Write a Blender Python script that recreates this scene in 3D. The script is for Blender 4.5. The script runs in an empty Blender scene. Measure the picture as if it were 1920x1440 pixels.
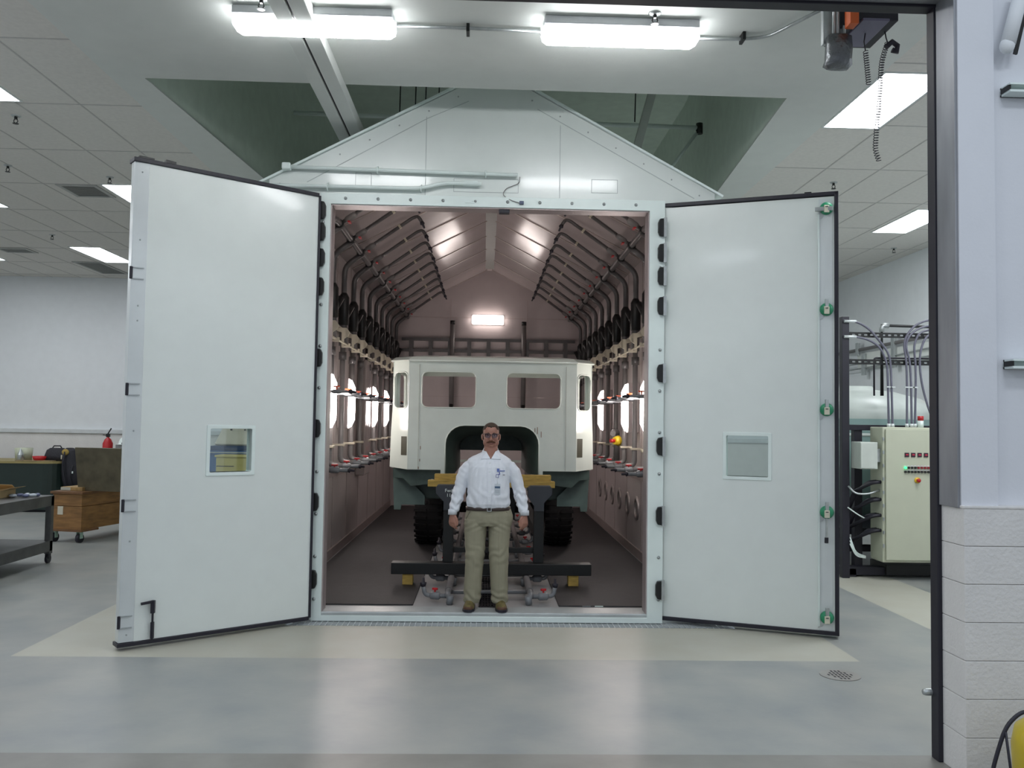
import bpy, math, random
from mathutils import Vector, Matrix, noise
from mathutils.geometry import tessellate_polygon
random.seed(7)
V = Vector
SC = bpy.context.scene
COL = SC.collection
PI = math.pi

# ------------------------------------------------------------------ camera
F_PX = 1600.0
yaw, pitch, roll = .03113, .04525, .01504
fw = V((math.sin(yaw)*math.cos(pitch), math.cos(yaw)*math.cos(pitch), math.sin(pitch)))
r0 = V((math.cos(yaw), -math.sin(yaw), 0)); u0 = r0.cross(fw)
up = u0*math.cos(roll) - r0*math.sin(roll); rt = r0*math.cos(roll) + u0*math.sin(roll)
cam = bpy.data.cameras.new('camera'); camo = bpy.data.objects.new('camera', cam); COL.objects.link(camo)
m4 = Matrix((rt, up, -fw)).transposed().to_4x4(); m4.translation = V((0, -7.95, 1.83)); camo.matrix_world = m4
cam.sensor_width = 36; cam.lens = 36*F_PX/1920; cam.clip_end = 200
SC.camera = camo

# ------------------------------------------------------------------ world, exposure, front room lamps
SC.view_settings.view_transform = 'Standard'; SC.view_settings.look = 'None'
SC.view_settings.gamma = 1; SC.view_settings.use_curve_mapping = False
SC.view_settings.exposure = 0.0
wd = bpy.data.worlds.new('world'); SC.world = wd; wd.use_nodes = True
wd.node_tree.nodes['Background'].inputs[0].default_value = (.80, .88, 1, 1)
wd.node_tree.nodes['Background'].inputs[1].default_value = .62
def area(name, loc, sx, sy, power, col, rot=(0, 0, 0)):
    l = bpy.data.lights.new(name, 'AREA'); l.shape = 'RECTANGLE'; l.size = sx; l.size_y = sy; l.energy = power; l.color = col
    o = bpy.data.objects.new(name, l); o.location = loc; o.rotation_euler = rot; COL.objects.link(o); return o
for x, y in ((-2.6, -6.2), (2.6, -6.2), (-2.6, -9.5), (2.6, -9.5)):
    area('front_room_lamp', (x, y, 5.4), 1.2, .6, 42, (.86, .93, 1))
for x, y, w in ((-10.5, .5, 60), (-10.5, 5, 60), (-12.8, 2.5, 60), (-5.5, -2, 60), (5.5, .5, 85), (3.3, 6.5, 70), (6.2, -1.6, 40)):  # unseen fill lights, added to lift the bounce on ceiling and side areas
    area('added_room_fill', (x, y, 4.72), .55, 1.3, w, (.93, .96, 1))

# ------------------------------------------------------------------ materials
MATS = {}
def mat(name, col, rough=.5, metal=0, var=.06, scale=6, bump=0, bscale=40, spec=.5, emit=None, es=0, coat=0, stretch=None, col2=None):
    if name in MATS: return MATS[name]
    m = bpy.data.materials.new(name); m.use_nodes = True; nt = m.node_tree; N = nt.nodes; L = nt.links
    b = N['Principled BSDF']; b.inputs['Roughness'].default_value = rough; b.inputs['Metallic'].default_value = metal
    b.inputs['Specular IOR Level'].default_value = spec; b.inputs['Coat Weight'].default_value = coat; b.inputs['Coat Roughness'].default_value = .08
    tc = N.new('ShaderNodeTexCoord'); no = N.new('ShaderNodeTexNoise'); no.inputs['Scale'].default_value = scale; no.inputs['Detail'].default_value = 5
    src = tc.outputs['Object']
    if stretch:
        mp = N.new('ShaderNodeMapping'); mp.inputs['Scale'].default_value = stretch; L.new(src, mp.inputs[0]); src = mp.outputs[0]
    L.new(src, no.inputs['Vector'])
    cr = N.new('ShaderNodeValToRGB'); cr.color_ramp.elements[0].position = .3; cr.color_ramp.elements[1].position = .7
    c0 = [max(0, c*(1-var)) for c in col]; c1 = [min(1, c*(1+var)) for c in (col2 or col)]
    cr.color_ramp.elements[0].color = (*c0, 1); cr.color_ramp.elements[1].color = (*c1, 1)
    L.new(no.outputs['Fac'], cr.inputs[0]); L.new(cr.outputs[0], b.inputs['Base Color'])
    if bump:
        n2 = N.new('ShaderNodeTexNoise'); n2.inputs['Scale'].default_value = bscale; n2.inputs['Detail'].default_value = 6; L.new(src, n2.inputs['Vector'])
        bp = N.new('ShaderNodeBump'); bp.inputs['Strength'].default_value = bump; bp.inputs['Distance'].default_value = .02
        L.new(n2.outputs['Fac'], bp.inputs['Height']); L.new(bp.outputs[0], b.inputs['Normal'])
    if emit:
        b.inputs['Emission Color'].default_value = (*emit, 1); b.inputs['Emission Strength'].default_value = es
    MATS[name] = m; return m
def glassmat(name, tint, gl=.1):
    m = bpy.data.materials.new(name); m.use_nodes = True; nt = m.node_tree; nt.nodes.clear()
    o = nt.nodes.new('ShaderNodeOutputMaterial'); mx = nt.nodes.new('ShaderNodeMixShader'); t = nt.nodes.new('ShaderNodeBsdfTransparent'); g = nt.nodes.new('ShaderNodeBsdfGlossy')
    t.inputs[0].default_value = (*tint, 1); g.inputs['Roughness'].default_value = .03; mx.inputs[0].default_value = gl
    nt.links.new(t.outputs[0], mx.inputs[1]); nt.links.new(g.outputs[0], mx.inputs[2]); nt.links.new(mx.outputs[0], o.inputs[0]); MATS[name] = m; return m

M_wall = mat('white_wall_paint', (.73, .76, .78), .7, bump=.05, bscale=90, var=.02)
M_ceil = mat('ceiling_paint', (.66, .69, .66), .75, var=.02, bump=.05, bscale=60)
M_tile = mat('ceiling_tile', (.70, .685, .645), .9, var=.04, scale=25, bump=.15, bscale=160)
M_tee = mat('ceiling_tee', (.52, .51, .49), .6)
M_block = mat('painted_block', (.71, .70, .68), .65, var=.03, bump=.25, bscale=50)
M_white = mat('white_panel', (.74, .79, .76), .25, var=.015, coat=.3)
M_frame = mat('frame_paint', (.76, .85, .82), .35, var=.03)
M_trim = mat('aluminium_trim', (.64, .68, .68), .3, .2, var=.03)
M_black = mat('black_rubber', (.012, .011, .02), .5)
M_dark = mat('black_steel', (.014, .015, .015), .4, .3)
M_steel = mat('galvanised', (.45, .48, .48), .35, .7, var=.12, scale=18)
M_plate = mat('grey_steel_plate', (.27, .28, .30), .45, .4, var=.15, scale=3, stretch=(3, 3, .7))
M_lin = mat('chamber_liner', (.40, .345, .335), .22, .15, var=.06, scale=2.5, bump=.06, bscale=5)
M_linr = mat('chamber_roof_liner', (.40, .35, .345), .17, 0, var=.06, scale=2.5, bump=.05, bscale=4, spec=.3)
M_linw = mat('chamber_wall_liner', (.46, .405, .40), .5, .1, var=.06, scale=2.5)
M_mat = mat('rubber_matting', (.017, .016, .018), .6, var=.25, scale=8, bump=.3, bscale=120)
M_pad = mat('tan_concrete', (.43, .42, .35), .45, col2=(.40, .40, .345), var=.07, scale=2.8, bump=.03)
M_conc = mat('polished_concrete', (.262, .282, .280), .38, col2=(.295, .30, .278), var=.10, scale=1.9, bump=.03, bscale=20)
M_conc2 = mat('bluish_concrete', (.26,.30,.30), .42, var=.15, scale=1.8, bump=.03, bscale=20)
M_conc3 = mat('front_concrete', (.22, .215, .195), .4, var=.18, scale=2.4, bump=.03, bscale=20)
M_light = mat('light_diffuser', (.9, .9, .9), .5, emit=(.93, .96, 1), es=16)
M_tube = mat('tube_diffuser', (.9, .9, .9), .4, emit=(.97, .98, 1), es=26)
M_warm = mat('warm_diffuser', (.9, .85, .8), .4, emit=(1, .89, .85), es=34)
M_warm2 = mat('warm_diffuser_small', (.9, .85, .8), .4, emit=(1, .89, .84), es=9)
M_red = mat('red_plastic', (.45, .01, .015), .4)
M_green = mat('green_handle', (.02, .25, .12), .35)
M_pvc = mat('grey_pvc', (.16, .15, .148), .35, var=.1)
M_pvcl = mat('light_grey_pvc', (.17, .18, .19), .35, var=.1)
M_cream = mat('cream_plastic', (.50, .46, .36), .5)
M_yel = mat('yellow_timber', (.40, .27, .06), .6, var=.25, scale=9, stretch=(1, 6, 6))
M_glass = glassmat('clear_glass', (.88, .95, .93), .10)

# ------------------------------------------------------------------ mesh building
def fillet(pts, r, n=5):
    pts = [V(p) for p in pts]; out = [pts[0]]
    for i in range(1, len(pts)-1):
        a, b, c = pts[i-1], pts[i], pts[i+1]; d1 = (a-b); d2 = (c-b); rr = min(r, d1.length*.49, d2.length*.49)
        p, q = b+d1.normalized()*rr, b+d2.normalized()*rr
        for k in range(n+1):
            t = k/n; out.append(p*(1-t)**2 + b*2*t*(1-t) + q*t*t)
    out.append(pts[-1]); return out
def rrect(x0, z0, x1, z1, r, n=5):
    o = []
    for cx, cz, a0 in ((x1-r, z1-r, 0), (x0+r, z1-r, 90), (x0+r, z0+r, 180), (x1-r, z0+r, 270)):
        for k in range(n+1):
            a = math.radians(a0+90*k/n); o.append((cx+r*math.cos(a), cz+r*math.sin(a)))
    return o
class MB:
    def __init__(s): s.v = []; s.f = []; s.sm = []
    def add(s, vs, fs, smooth=False):
        b = len(s.v); s.v += [V(v) for v in vs]; s.f += [tuple(i+b for i in f) for f in fs]; s.sm += [smooth]*len(fs); return s
    def box(s, x0, x1, y0, y1, z0, z1, M=None):
        vs = [V((x, y, z)) for x in (x0, x1) for y in (y0, y1) for z in (z0, z1)]
        if M: vs = [M @ v for v in vs]
        return s.add(vs, [(0, 1, 3, 2), (4, 6, 7, 5), (0, 4, 5, 1), (2, 3, 7, 6), (0, 2, 6, 4), (1, 5, 7, 3)])
    def bar(s, p, q, w, h, up=(0, 0, 1)):
        p, q = V(p), V(q); d = (q-p).normalized(); upv = V(up)
        if abs(d.dot(upv)) > .99: upv = V((0, 1, 0))
        sd = d.cross(upv).normalized(); u = sd.cross(d)
        vs = [c+sd*a*w/2+u*b*h/2 for c in (p, q) for a, b in ((-1, -1), (1, -1), (1, 1), (-1, 1))]
        return s.add(vs, [(0, 3, 2, 1), (4, 5, 6, 7), (0, 1, 5, 4), (1, 2, 6, 5), (2, 3, 7, 6), (3, 0, 4, 7)])
    def tube(s, pts, r, n=10, cap=True):
        pts = [V(p) for p in pts]; k = len(pts); rs = r if isinstance(r, (list, tuple)) else [r]*k
        T = []
        for i in range(k):
            d = pts[min(i+1, k-1)]-pts[max(i-1, 0)]; T.append(d.normalized() if d.length > 1e-9 else V((0, 0, 1)))
        nrm = T[0].orthogonal().normalized(); vs = []; fs = []
        for i in range(k):
            nrm = (nrm - T[i]*nrm.dot(T[i])).normalized(); bn = T[i].cross(nrm)
            for j in range(n):
                a = 2*PI*j/n; vs.append(pts[i]+(nrm*math.cos(a)+bn*math.sin(a))*rs[i])
        for i in range(k-1):
            for j in range(n):
                fs.append((i*n+j, i*n+(j+1) % n, (i+1)*n+(j+1) % n, (i+1)*n+j))
        s.add(vs, fs, True)
        if cap:
            s.add(vs[:n], [tuple(reversed(range(n)))]); s.add(vs[-n:], [tuple(range(n))])
        return s
    def cyl(s, p, q, r, n=14, r2=None): return s.tube([p, q], [r, r if r2 is None else r2], n)
    def lathe(s, c, prof, n=24, axis='z', M=None):
        vs = []; c = V(c)
        for r, h in prof:
            for j in range(n):
                a = 2*PI*j/n; x, y = r*math.cos(a), r*math.sin(a)
                p = {'z': V((x, y, h)), 'y': V((x, h, y)), 'x': V((h, x, y))}[axis]
                vs.append(c+(M @ p if M else p))
        fs = [(i*n+j, i*n+(j+1) % n, (i+1)*n+(j+1) % n, (i+1)*n+j) for i in range(len(prof)-1) for j in range(n)]
        return s.add(vs, fs, True)
    def ell(s, c, r, n=20, m=12, M=None):
        c = V(c); vs = []
        for i in range(m+1):
            t = PI*i/m
            for j in range(n):
                a = 2*PI*j/n; p = V((r[0]*math.sin(t)*math.cos(a), r[1]*math.sin(t)*math.sin(a), r[2]*math.cos(t)))
                vs.append(c+(M @ p if M else p))
        fs = [(i*n+j, (i+1)*n+j, (i+1)*n+(j+1) % n, i*n+(j+1) % n) for i in range(m) for j in range(n)]
        return s.add(vs, fs, True)
    def loft(s, rings, cap=True, smooth=True):
        n = len(rings[0]); vs = [V(p) for r in rings for p in r]
        fs = [(i*n+j, i*n+(j+1) % n, (i+1)*n+(j+1) % n, (i+1)*n+j) for i in range(len(rings)-1) for j in range(n)]
        s.add(vs, fs, smooth)
        if cap:
            s.add(rings[0], [tuple(reversed(range(n)))], smooth); s.add(rings[-1], [tuple(range(n))], smooth)
        return s
    def plate(s, outer, holes, org, ex, ey, th):
        org, ex, ey, th = V(org), V(ex), V(ey), V(th); loops = [outer]+list(holes); flat = [p for l in loops for p in l]
        tris = tessellate_polygon([[V((p[0], p[1], 0)) for p in l] for l in loops])
        A = [org+ex*p[0]+ey*p[1] for p in flat]; B = [a+th for a in A]
        s.add(A, [tuple(t) for t in tris]); s.add(B, [tuple(reversed(t)) for t in tris])
        k = 0
        for l in loops:
            n = len(l)
            s.add(A[k:k+n]+B[k:k+n], [(i, (i+1) % n, n+(i+1) % n, n+i) for i in range(n)]); k += n
        return s
def obj(name, mb, m, parent=None, bevel=0, kind=None, label=None, seg=2, autosmooth=True):
    me = bpy.data.meshes.new(name); root = V((0, 0, 0)); p = parent
    while p is not None: root = root+p.location; p = p.parent
    me.from_pydata([tuple(v-root) for v in mb.v], [], mb.f)
    for p, q in zip(me.polygons, mb.sm): p.use_smooth = q
    me.materials.append(m); me.validate()
    import bmesh
    bm = bmesh.new(); bm.from_mesh(me); bmesh.ops.remove_doubles(bm, verts=bm.verts, dist=1e-5); bmesh.ops.recalc_face_normals(bm, faces=bm.faces); bm.to_mesh(me); bm.free()
    o = bpy.data.objects.new(name, me); COL.objects.link(o)
    if parent is not None: o.parent = parent
    if bevel:
        b = o.modifiers.new('bevel', 'BEVEL'); b.width = bevel; b.segments = seg; b.limit_method = 'ANGLE'; b.angle_limit = .7
    if kind: o['kind'] = kind
    if label: o['label'] = label
    return o
def tag(o, label, cat, group=None):
    o['label'] = label; o['category'] = cat
    if group: o['group'] = group
    return o
def thing(name, label, cat, loc=(0, 0, 0), group=None):
    o = bpy.data.objects.new(name, None); COL.objects.link(o); o.location = loc; o.empty_display_size = .1
    return tag(o, label, cat, group)
def struct(name, mb, m, **k): return obj(name, mb, m, kind='structure', **k)
def dup(root, loc, label, rot=None, group=None):
    def cp(o, par):
        c = o.copy(); COL.objects.link(c)
        if par is not None: c.parent = par
        for ch in kids(o): cp(ch, c)
        return c
    r = cp(root, None); r.location = loc; r['label'] = label
    if rot: r.rotation_euler = rot
    if group: r['group'] = group
    return r
def kids(o): return [x for x in KIDS.get(o.name, [])]
KIDS = {}
_obj = obj
def obj(name, mb, m, parent=None, **k):
    o = _obj(name, mb, m, parent, **k)
    if parent is not None: KIDS.setdefault(parent.name, []).append(o)
    return o
def txt(name, s, size, m, M, parent, ext=.001, align='CENTER'):
    c = bpy.data.curves.new(name, 'FONT'); c.body = s; c.size = size; c.extrude = ext; c.align_x = align; c.align_y = 'CENTER'; c.materials.append(m)
    o = bpy.data.objects.new(name, c); COL.objects.link(o); root = V((0, 0, 0)); p = parent
    while p is not None: root = root+p.location; p = p.parent
    dg = bpy.context.evaluated_depsgraph_get(); dg.update(); me = bpy.data.meshes.new_from_object(o.evaluated_get(dg)); bpy.data.objects.remove(o)
    o = bpy.data.objects.new(name, me); COL.objects.link(o); o.parent = parent; o.matrix_local = Matrix.Translation(-root) @ M; return o
ORD = ['nearest the doorway', 'second from the doorway', 'third from the doorway', 'fourth from the doorway', 'fifth from the doorway', 'sixth from the doorway',
       'seventh from the doorway', 'eighth from the doorway', 'ninth from the doorway', 'tenth from the doorway', 'farthest from the doorway']

# ------------------------------------------------------------------ room shell
ZC = 4.75
def rect(mb, x0, x1, y0, y1, z): mb.add([(x0, y0, z), (x1, y0, z), (x1, y1, z), (x0, y1, z)], [(0, 1, 2, 3)])
fl = MB()
for r in ((-14, -3.575, -3.15, 12), (2.97, 4.1, -3.15, 12), (5.0, 8, -3.15, 12), (-3.575, 2.97, -3.15, -1.26)): rect(fl, *r, 0)
rect(fl, -3.575, -2.06, 2.5, 12, 0)
floor = struct('floor', fl, M_conc)
f2 = MB(); rect(f2, -3.575, -1.75, -1.26, 2.5, 0); rect(f2, -1.75, 2.3, -1.26, -.215, 0); rect(f2, -1.75, 2.3, -.005, .2, 0); rect(f2, 2.3, 2.97, -1.26, 12, 0); rect(f2, 4.1, 5.0, -.9, 12, 0)
struct('floor_pad', f2, M_pad)
f3 = MB(); rect(f3, 4.1, 5.0, -3.15, -.9, 0); struct('floor_patch', f3, M_conc2)
f4 = MB(); rect(f4, -14, 14, -16, -3.15, 0); struct('floor_front', f4, M_conc3)
tr = MB(); tr.box(-1.75, 2.3, -.215, -.005, -.12, -.115).box(-1.75, 2.3, -.217, -.215, -.12, 0).box(-1.75, 2.3, -.005, -.003, -.12, 0)
struct('floor_trench', tr, M_black)

cl = MB(); rect(cl, -14, -3.25, -3.2, 10.3, ZC); rect(cl, 3.2, 8, -3.2, 10.3, ZC); struct('ceiling', cl, M_tile)
te = MB()
for k in range(18):
    x = -3.25-.59*k; te.box(x-.008, x+.008, -3.1, 10.2, ZC-.004, ZC-.0005)
for k in range(8):
    x = 3.2+.61*k; te.box(x-.008, x+.008, -3.1, 10.2, ZC-.004, ZC-.0005)
for k in range(10):
    y = -1.35+1.4*k; te.box(-14, -3.25, y-.008, y+.008, ZC-.004, ZC-.0005); te.box(3.2, 7.1, y+.0-.008, y+.008, ZC-.004, ZC-.0005)
struct('ceiling_grid', te, M_tee)
gy = MB(); gy.plate([(-3.25, -3.2), (3.2, -3.2), (3.2, 10.3), (-3.25, 10.3)], [[(-2.96, -.67), (2.62, -.61), (3.02, 5), (3.02, 10.0), (-2.1, 10.0)]], (0, 0, ZC-.02), (1, 0, 0), (0, 1, 0), (0, 0, .02))
struct('ceiling_gypsum', gy, M_ceil)
rc = MB(); q = [(-2.96, -.67), (2.62, -.61), (3.02, 5), (3.02, 10.0), (-2.1, 10.0)]
M_rec = mat('recess_paint', (.66, .75, .66), .8, var=.05)
for i in range(5):
    a, b = q[i], q[(i+1) % 5]; rc.add([(*a, ZC-.01), (*b, ZC-.01), (*b, 6.8), (*a, 6.8)], [(0, 1, 2, 3)])
rc.add([(x, y, 6.8) for x, y in q], [(0, 1, 2, 3, 4)])
struct('ceiling_recess', rc, M_rec)

wb = MB().box(-14, 8, 10.2, 10.3, 1.5, ZC+.3); struct('wall_back', wb, M_wall)
wb = MB().box(-14, 8, 10.14, 10.3, 0, 1.47); struct('wall_back_lower', wb, M_block)
wb = MB().box(-14, 8, 10.1, 10.3, 1.47, 1.56); struct('trim_back', wb, mat('cap_trim', (.6, .63, .64), .5), bevel=.01)
struct('wall_right', MB().box(7.08, 7.2, -3.2, 10.3, 0, ZC+.3), M_wall)
struct('wall_left', MB().box(-14.1, -14, -3.2, 10.3, 0, ZC+.3), M_wall)
# front wall with the opening the photo is taken through
fwl = MB(); fwl.box(2.55, 2.75, -3.45, -3.2, 1.42, 7).box(2.75, 14, -3.41, -3.2, 1.42, 7).box(-14, -2.79, -3.45, -3.2, 0, 7).box(-2.79, 2.55, -3.45, -3.2, 4.27, 7)
struct('wall_front', fwl, mat('front_wall_paint', (.70, .72, .76), .6, var=.015, bump=.06, bscale=50))
bk = MB()
for k in range(7):
    z0 = .2*k+.012; x = 2.55
    while x < 14:
        x2 = (2.89 if k % 2 == 0 else 2.95) if x == 2.55 else x+.4
        bk.box(x+(.0 if x == 2.55 else .001), x2-.001, -3.474, -3.245, z0+.001 if k else 0, z0+.1985); x = x2
struct('wall_front_lower', bk, M_block, bevel=.003)
struct('trim_1', MB().box(2.545, 14, -3.478, -3.243, 1.41, 1.425), M_block, bevel=.004)
gp = MB().box(2.535, 2.551, -3.44, -3.25, 1.41, 4.27).box(-2.79, -2.775, -3.44, -3.25, 0, 4.27)
struct('trim_2', gp, M_plate, bevel=.003)
gp = MB().box(2.525, 2.58, -3.25, -3.17, 0, 4.24).box(-2.84, -2.765, -3.25, -3.17, 0, 4.24).box(-2.84, 2.58, -3.26, -3.17, 4.235, 4.33)
struct('trim_3', gp, M_black, bevel=.004)
struct('trim_4', MB().box(-2.79, 2.55, -3.44, -3.26, 4.25, 4.28), M_plate, bevel=.003)
# ------------------------------------------------------------------ ceiling lamps, vents, sprinklers
def ceiling_panel(x0, x1, y0, y1, label):
    t = thing('ceiling_light', label, 'ceiling light', ((x0+x1)/2, (y0+y1)/2, ZC), 'recessed troffers in the tile ceiling')
    obj('diffuser', MB().box(x0+.02, x1-.02, y0+.02, y1-.02, ZC-.008, ZC-.002), M_light, t)
    obj('frame', MB().plate([(x0, y0), (x1, y0), (x1, y1), (x0, y1)], [[(x0+.02, y0+.02), (x1-.02, y0+.02), (x1-.02, y1-.02), (x0+.02, y1-.02)]], (0, 0, ZC-.012), (1, 0, 0), (0, 1, 0), (0, 0, .01)), M_trim, t)
for a in ((-4.88, -4.34, -1.37, -.0, 'bright ceiling panel at the left picture edge, nearest of the left-hand panels'),
          (-4.88, -4.34, 2.8, 4.15, 'bright ceiling panel partly hidden behind the top of the left chamber door'),
          (-7.25, -6.71, 2.8, 4.13, 'sliver of bright ceiling panel at the left picture edge, level with the square vent'),
          (-7.23, -6.68, 6.87, 8.3, 'farthest bright ceiling panel just above the left back wall'),
          (-9.6, -9.05, 6.87, 8.3, 'tiny bright ceiling panel at the left edge just above the back wall'),
          (3.22, 3.79, -1.19, .13, 'large bright ceiling panel on the right behind the hanging coiled cord'),
          (5.7, 6.24, 3.1, 4.48, 'smaller bright ceiling panel at right, farther back beside the black post')):
    ceiling_panel(*a)
def vent(x0, x1, y0, y1, label, slat=True):
    t = thing('ceiling_vent', label, 'air vent', ((x0+x1)/2, (y0+y1)/2, ZC), 'air vents in the left ceiling')
    obj('frame', MB().plate([(x0, y0), (x1, y0), (x1, y1), (x0, y1)], [[(x0+.05, y0+.05), (x1-.05, y0+.05), (x1-.05, y1-.05), (x0+.05, y1-.05)]], (0, 0, ZC-.015), (1, 0, 0), (0, 1, 0), (0, 0, .012)), mat('vent_metal', (.4, .41, .39), .5), t)
    b = MB(); n = int((y1-y0-.1)/.045)
    for k in range(n): b.bar((x0+.05, y0+.07+k*.045, ZC-.01), (x1-.05, y0+.07+k*.045, ZC-.01), .02, .004)
    obj('slats', b, mat('vent_slat', (.22, .23, .21), .5), t)
    obj('backing', MB().box(x0+.05, x1-.05, y0+.05, y1-.05, ZC-.0045, ZC-.003), M_black, t)
vent(-5.46, -4.95, 2.85, 3.44, 'square louvred air vent beside the partly hidden ceiling panel')
vent(-7.85, -7.3, 8.3, 9.6, 'long grey air grille in the ceiling just below the farthest left panel')
vent(-8.6, -8.05, 7.1, 7.5, 'small air vent at the left picture edge under the ceiling')
def sprinkler(x, y, z, label):
    t = thing('sprinkler_head', label, 'sprinkler', (x, y, z), 'ceiling sprinkler heads')
    obj('escutcheon', MB().lathe((x, y, z), [(.0, -.012), (.035, -.012), (.045, -.004), (.045, 0)]), M_steel, t)
    b = MB().cyl((x, y, z-.01), (x, y, z-.035), .014); b.cyl((x, y, z-.075), (x, y, z-.079), .028)
    b.tube([(x-.012, y, z-.03), (x-.02, y, z-.055), (x-.004, y, z-.077)], .004, 6).tube([(x+.012, y, z-.03), (x+.02, y, z-.055), (x+.004, y, z-.077)], .004, 6)
    obj('head', b, M_dark, t)
K = 1.0542
def kc(x, y): return x*K, -7.95+K*(y+7.95)
for (x, y), l in (((-4.386, -.024), 'sprinkler head on the tile ceiling, topmost at the left edge'), ((-4.385, 1.955), 'sprinkler head just above the partly hidden ceiling panel, left'),
                  ((-6.668, 5.222), 'sprinkler head above the farthest left ceiling panel'), ((-5.339, 1.581), 'sprinkler head at the left picture edge above the square vent'),
                  ((3.899, 1.473), 'sprinkler head on the tile ceiling above the right door'), ((6.24, 4.869), 'sprinkler head low on the right tile ceiling below the smaller panel')):
    sprinkler(*kc(x, y), ZC, l)
sprinkler(*kc(-1.508, -2.43), ZC-.02, 'sprinkler head on the smooth soffit above the left fluorescent lamp')
sprinkler(*kc(1.093, -2.388), ZC-.02, 'sprinkler head on the smooth soffit above the right fluorescent lamp')
def strip_lamp(x0, x1, y, label):
    t = thing('fluorescent_lamp', label, 'ceiling light', ((x0+x1)/2, y, ZC-.02), 'surface-mounted fluorescent lamps')
    z = ZC-.02
    obj('housing', MB().box(x0+.01, x1-.01, y-.125, y+.125, z-.062, z), mat('lamp_housing', (.7, .72, .74), .4), t, bevel=.01)
    def ring(x, s): return [(x, y+a*.10*s, z-.06+b) for a, b in ((-1, 0), (1, 0), (1, -.03*s), (.8, -.075*s), (-.8, -.075*s), (-1, -.03*s))]
    obj('diffuser', MB().loft([ring(x0, .75), ring(x0+.04, 1), ring(x1-.04, 1), ring(x1, .75)], smooth=False), M_tube, t, bevel=.006)
    for e, x in ((-1, x0), (1, x1)): obj('end_clip', MB().box(x-.012, x+.012, y-.025, y+.025, z-.10, z-.05), M_trim, t)
strip_lamp(-1.83, -.69, -1.92, 'long bright fluorescent lamp on the soffit, left of the two')
strip_lamp(.37, 1.50, -1.90, 'long bright fluorescent lamp on the soffit, right of the two')
t = thing('ceiling_conduit', 'thin grey conduit linking the two fluorescent lamps and the door operator', 'conduit', (0, -1.75, ZC-.02))
zc = ZC-.05
obj('pipe', MB().tube([(-.692, -1.84, zc), (-.17, -1.84, zc), (.365, -1.82, zc)], .013), M_steel, t); obj('pipe', MB().tube(fillet([(1.505, -1.78, zc), (1.86, -1.79, zc), (2.04, -1.84, zc), (2.30, -2.4, zc-.02)], .1), .013), M_steel, t)
for x in (-.17, 1.86): obj('clamp', MB().box(x-.012, x+.012, -1.86, -1.76, zc-.03, ZC-.02), M_dark, t, bevel=.003)
# beam with slot hanging along the room
t = thing('track_beam', 'long white boxed beam with a dark slot running under the ceiling', 'beam', (-1.35, 0, 4.6))
obj('flange', MB().box(-1.50, -1.385, -3.15, 7.5, 4.62, 4.73).box(-1.365, -1.25, -3.15, 7.5, 4.62, 4.73), M_ceil, t, bevel=.004)
obj('slot', MB().box(-1.385, -1.365, -3.15, 7.5, 4.64, 4.73), M_black, t)
# pipes inside the recess
t = thing('recess_pipe', 'long thin white pipe crossing the dark ceiling recess behind the gable', 'pipe', (0, 3.2, 5.8))
obj('pipe', MB().cyl((-2.58, 3.2, 5.86), (2.82, 3.2, 5.8), .03), M_frame, t); obj('fitting', MB().cyl((2.8, 3.2, 5.86), (2.8, 3.2, 5.72), .045), M_dark, t)
obj('drop_pipe', MB().cyl((2.8, 3.2, 5.78), (2.05, 3.25, 4.72), .022), M_frame, t)
for x, zb, l in ((-1.15, 4.7, 'thin dark hanger rod in the ceiling recess, nearest the slotted beam'), (-.95, 4.8, 'thin dark hanger rod in the ceiling recess, second from the slotted beam'), (-.82, 4.9, 'thin dark hanger rod in the ceiling recess, third from the slotted beam'), (-.65, 5.25, 'short thin hanger rod just left of the gable top'), (1.9, 5.75, 'thin hanger rod in the ceiling recess right of the gable')):
    tag(obj('hanger_rod', MB().cyl((x, 2.9, 6.79), (x-.02, 2.9, zb), .008, 6), M_dark), l, 'rod', 'hanger rods in the recess')
t = tag(obj('roof_brace', MB().bar((2.25, 2.6, 6.8), (1.75, 2.6, 4.9), .1, .1), M_ceil, bevel=.006), 'slanting white box brace inside the recess right of the gable', 'brace')

# ------------------------------------------------------------------ spray chamber
CX = .05
ch = thing('spray_chamber', 'large white gabled spray chamber with two big doors standing open', 'spray chamber', (CX, 0, 0))
WALL = [(-2.05, 0), (2.15, 0), (2.146, 4.03), (.35, 5.0), (-.27, 5.0), (-2.1, 4.04)]
HOLE = [(-1.465, .08), (1.52, .08), (1.52, 3.84), (-1.465, 3.84)]
obj('front_wall', MB().plate([(-2.05, .0), (2.15, .0), (2.146, 4.03), (.35, 5.0), (-.27, 5.0), (-2.05, 4.065)], [HOLE], (0, 0, 0), (1, 0, 0), (0, 0, 1), (0, .12, 0)), M_white, ch)
sm = MB()
for p, q_ in (((-.595, 4.70), (-.595, 3.94)), ((.67, 4.65), (.67, 3.94)), ((-1.7, 4.05), (-.595, 4.68)), ((.45, 4.8), (1.95, 3.98)), ((-.595, 4.68), (-.2, 4.86))):
    sm.bar((p[0], -.001, p[1]), (q_[0], -.001, q_[1]), .006, .003, (0, 1, 0))
obj('panel_seam', sm, mat('seam', (.42, .47, .46), .5), ch)
cv = MB(); 
for x0, x1, z in ((-1.25, -1.1, 4.15), (.97, 1.22, 4.14), (-.33, .28, 4.12)):
    cv.plate([(x0, z-.13), (x1, z-.13), (x1, z), (x0, z)], [[(x0+.004, z-.126), (x1-.004, z-.126), (x1-.004, z-.004), (x0+.004, z-.004)]], (0, -.002, 0), (1, 0, 0), (0, 0, 1), (0, .002, 0))
obj('access_cover', cv, mat('seam2', (.35, .38, .38), .5), ch)
rim = MB()
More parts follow.
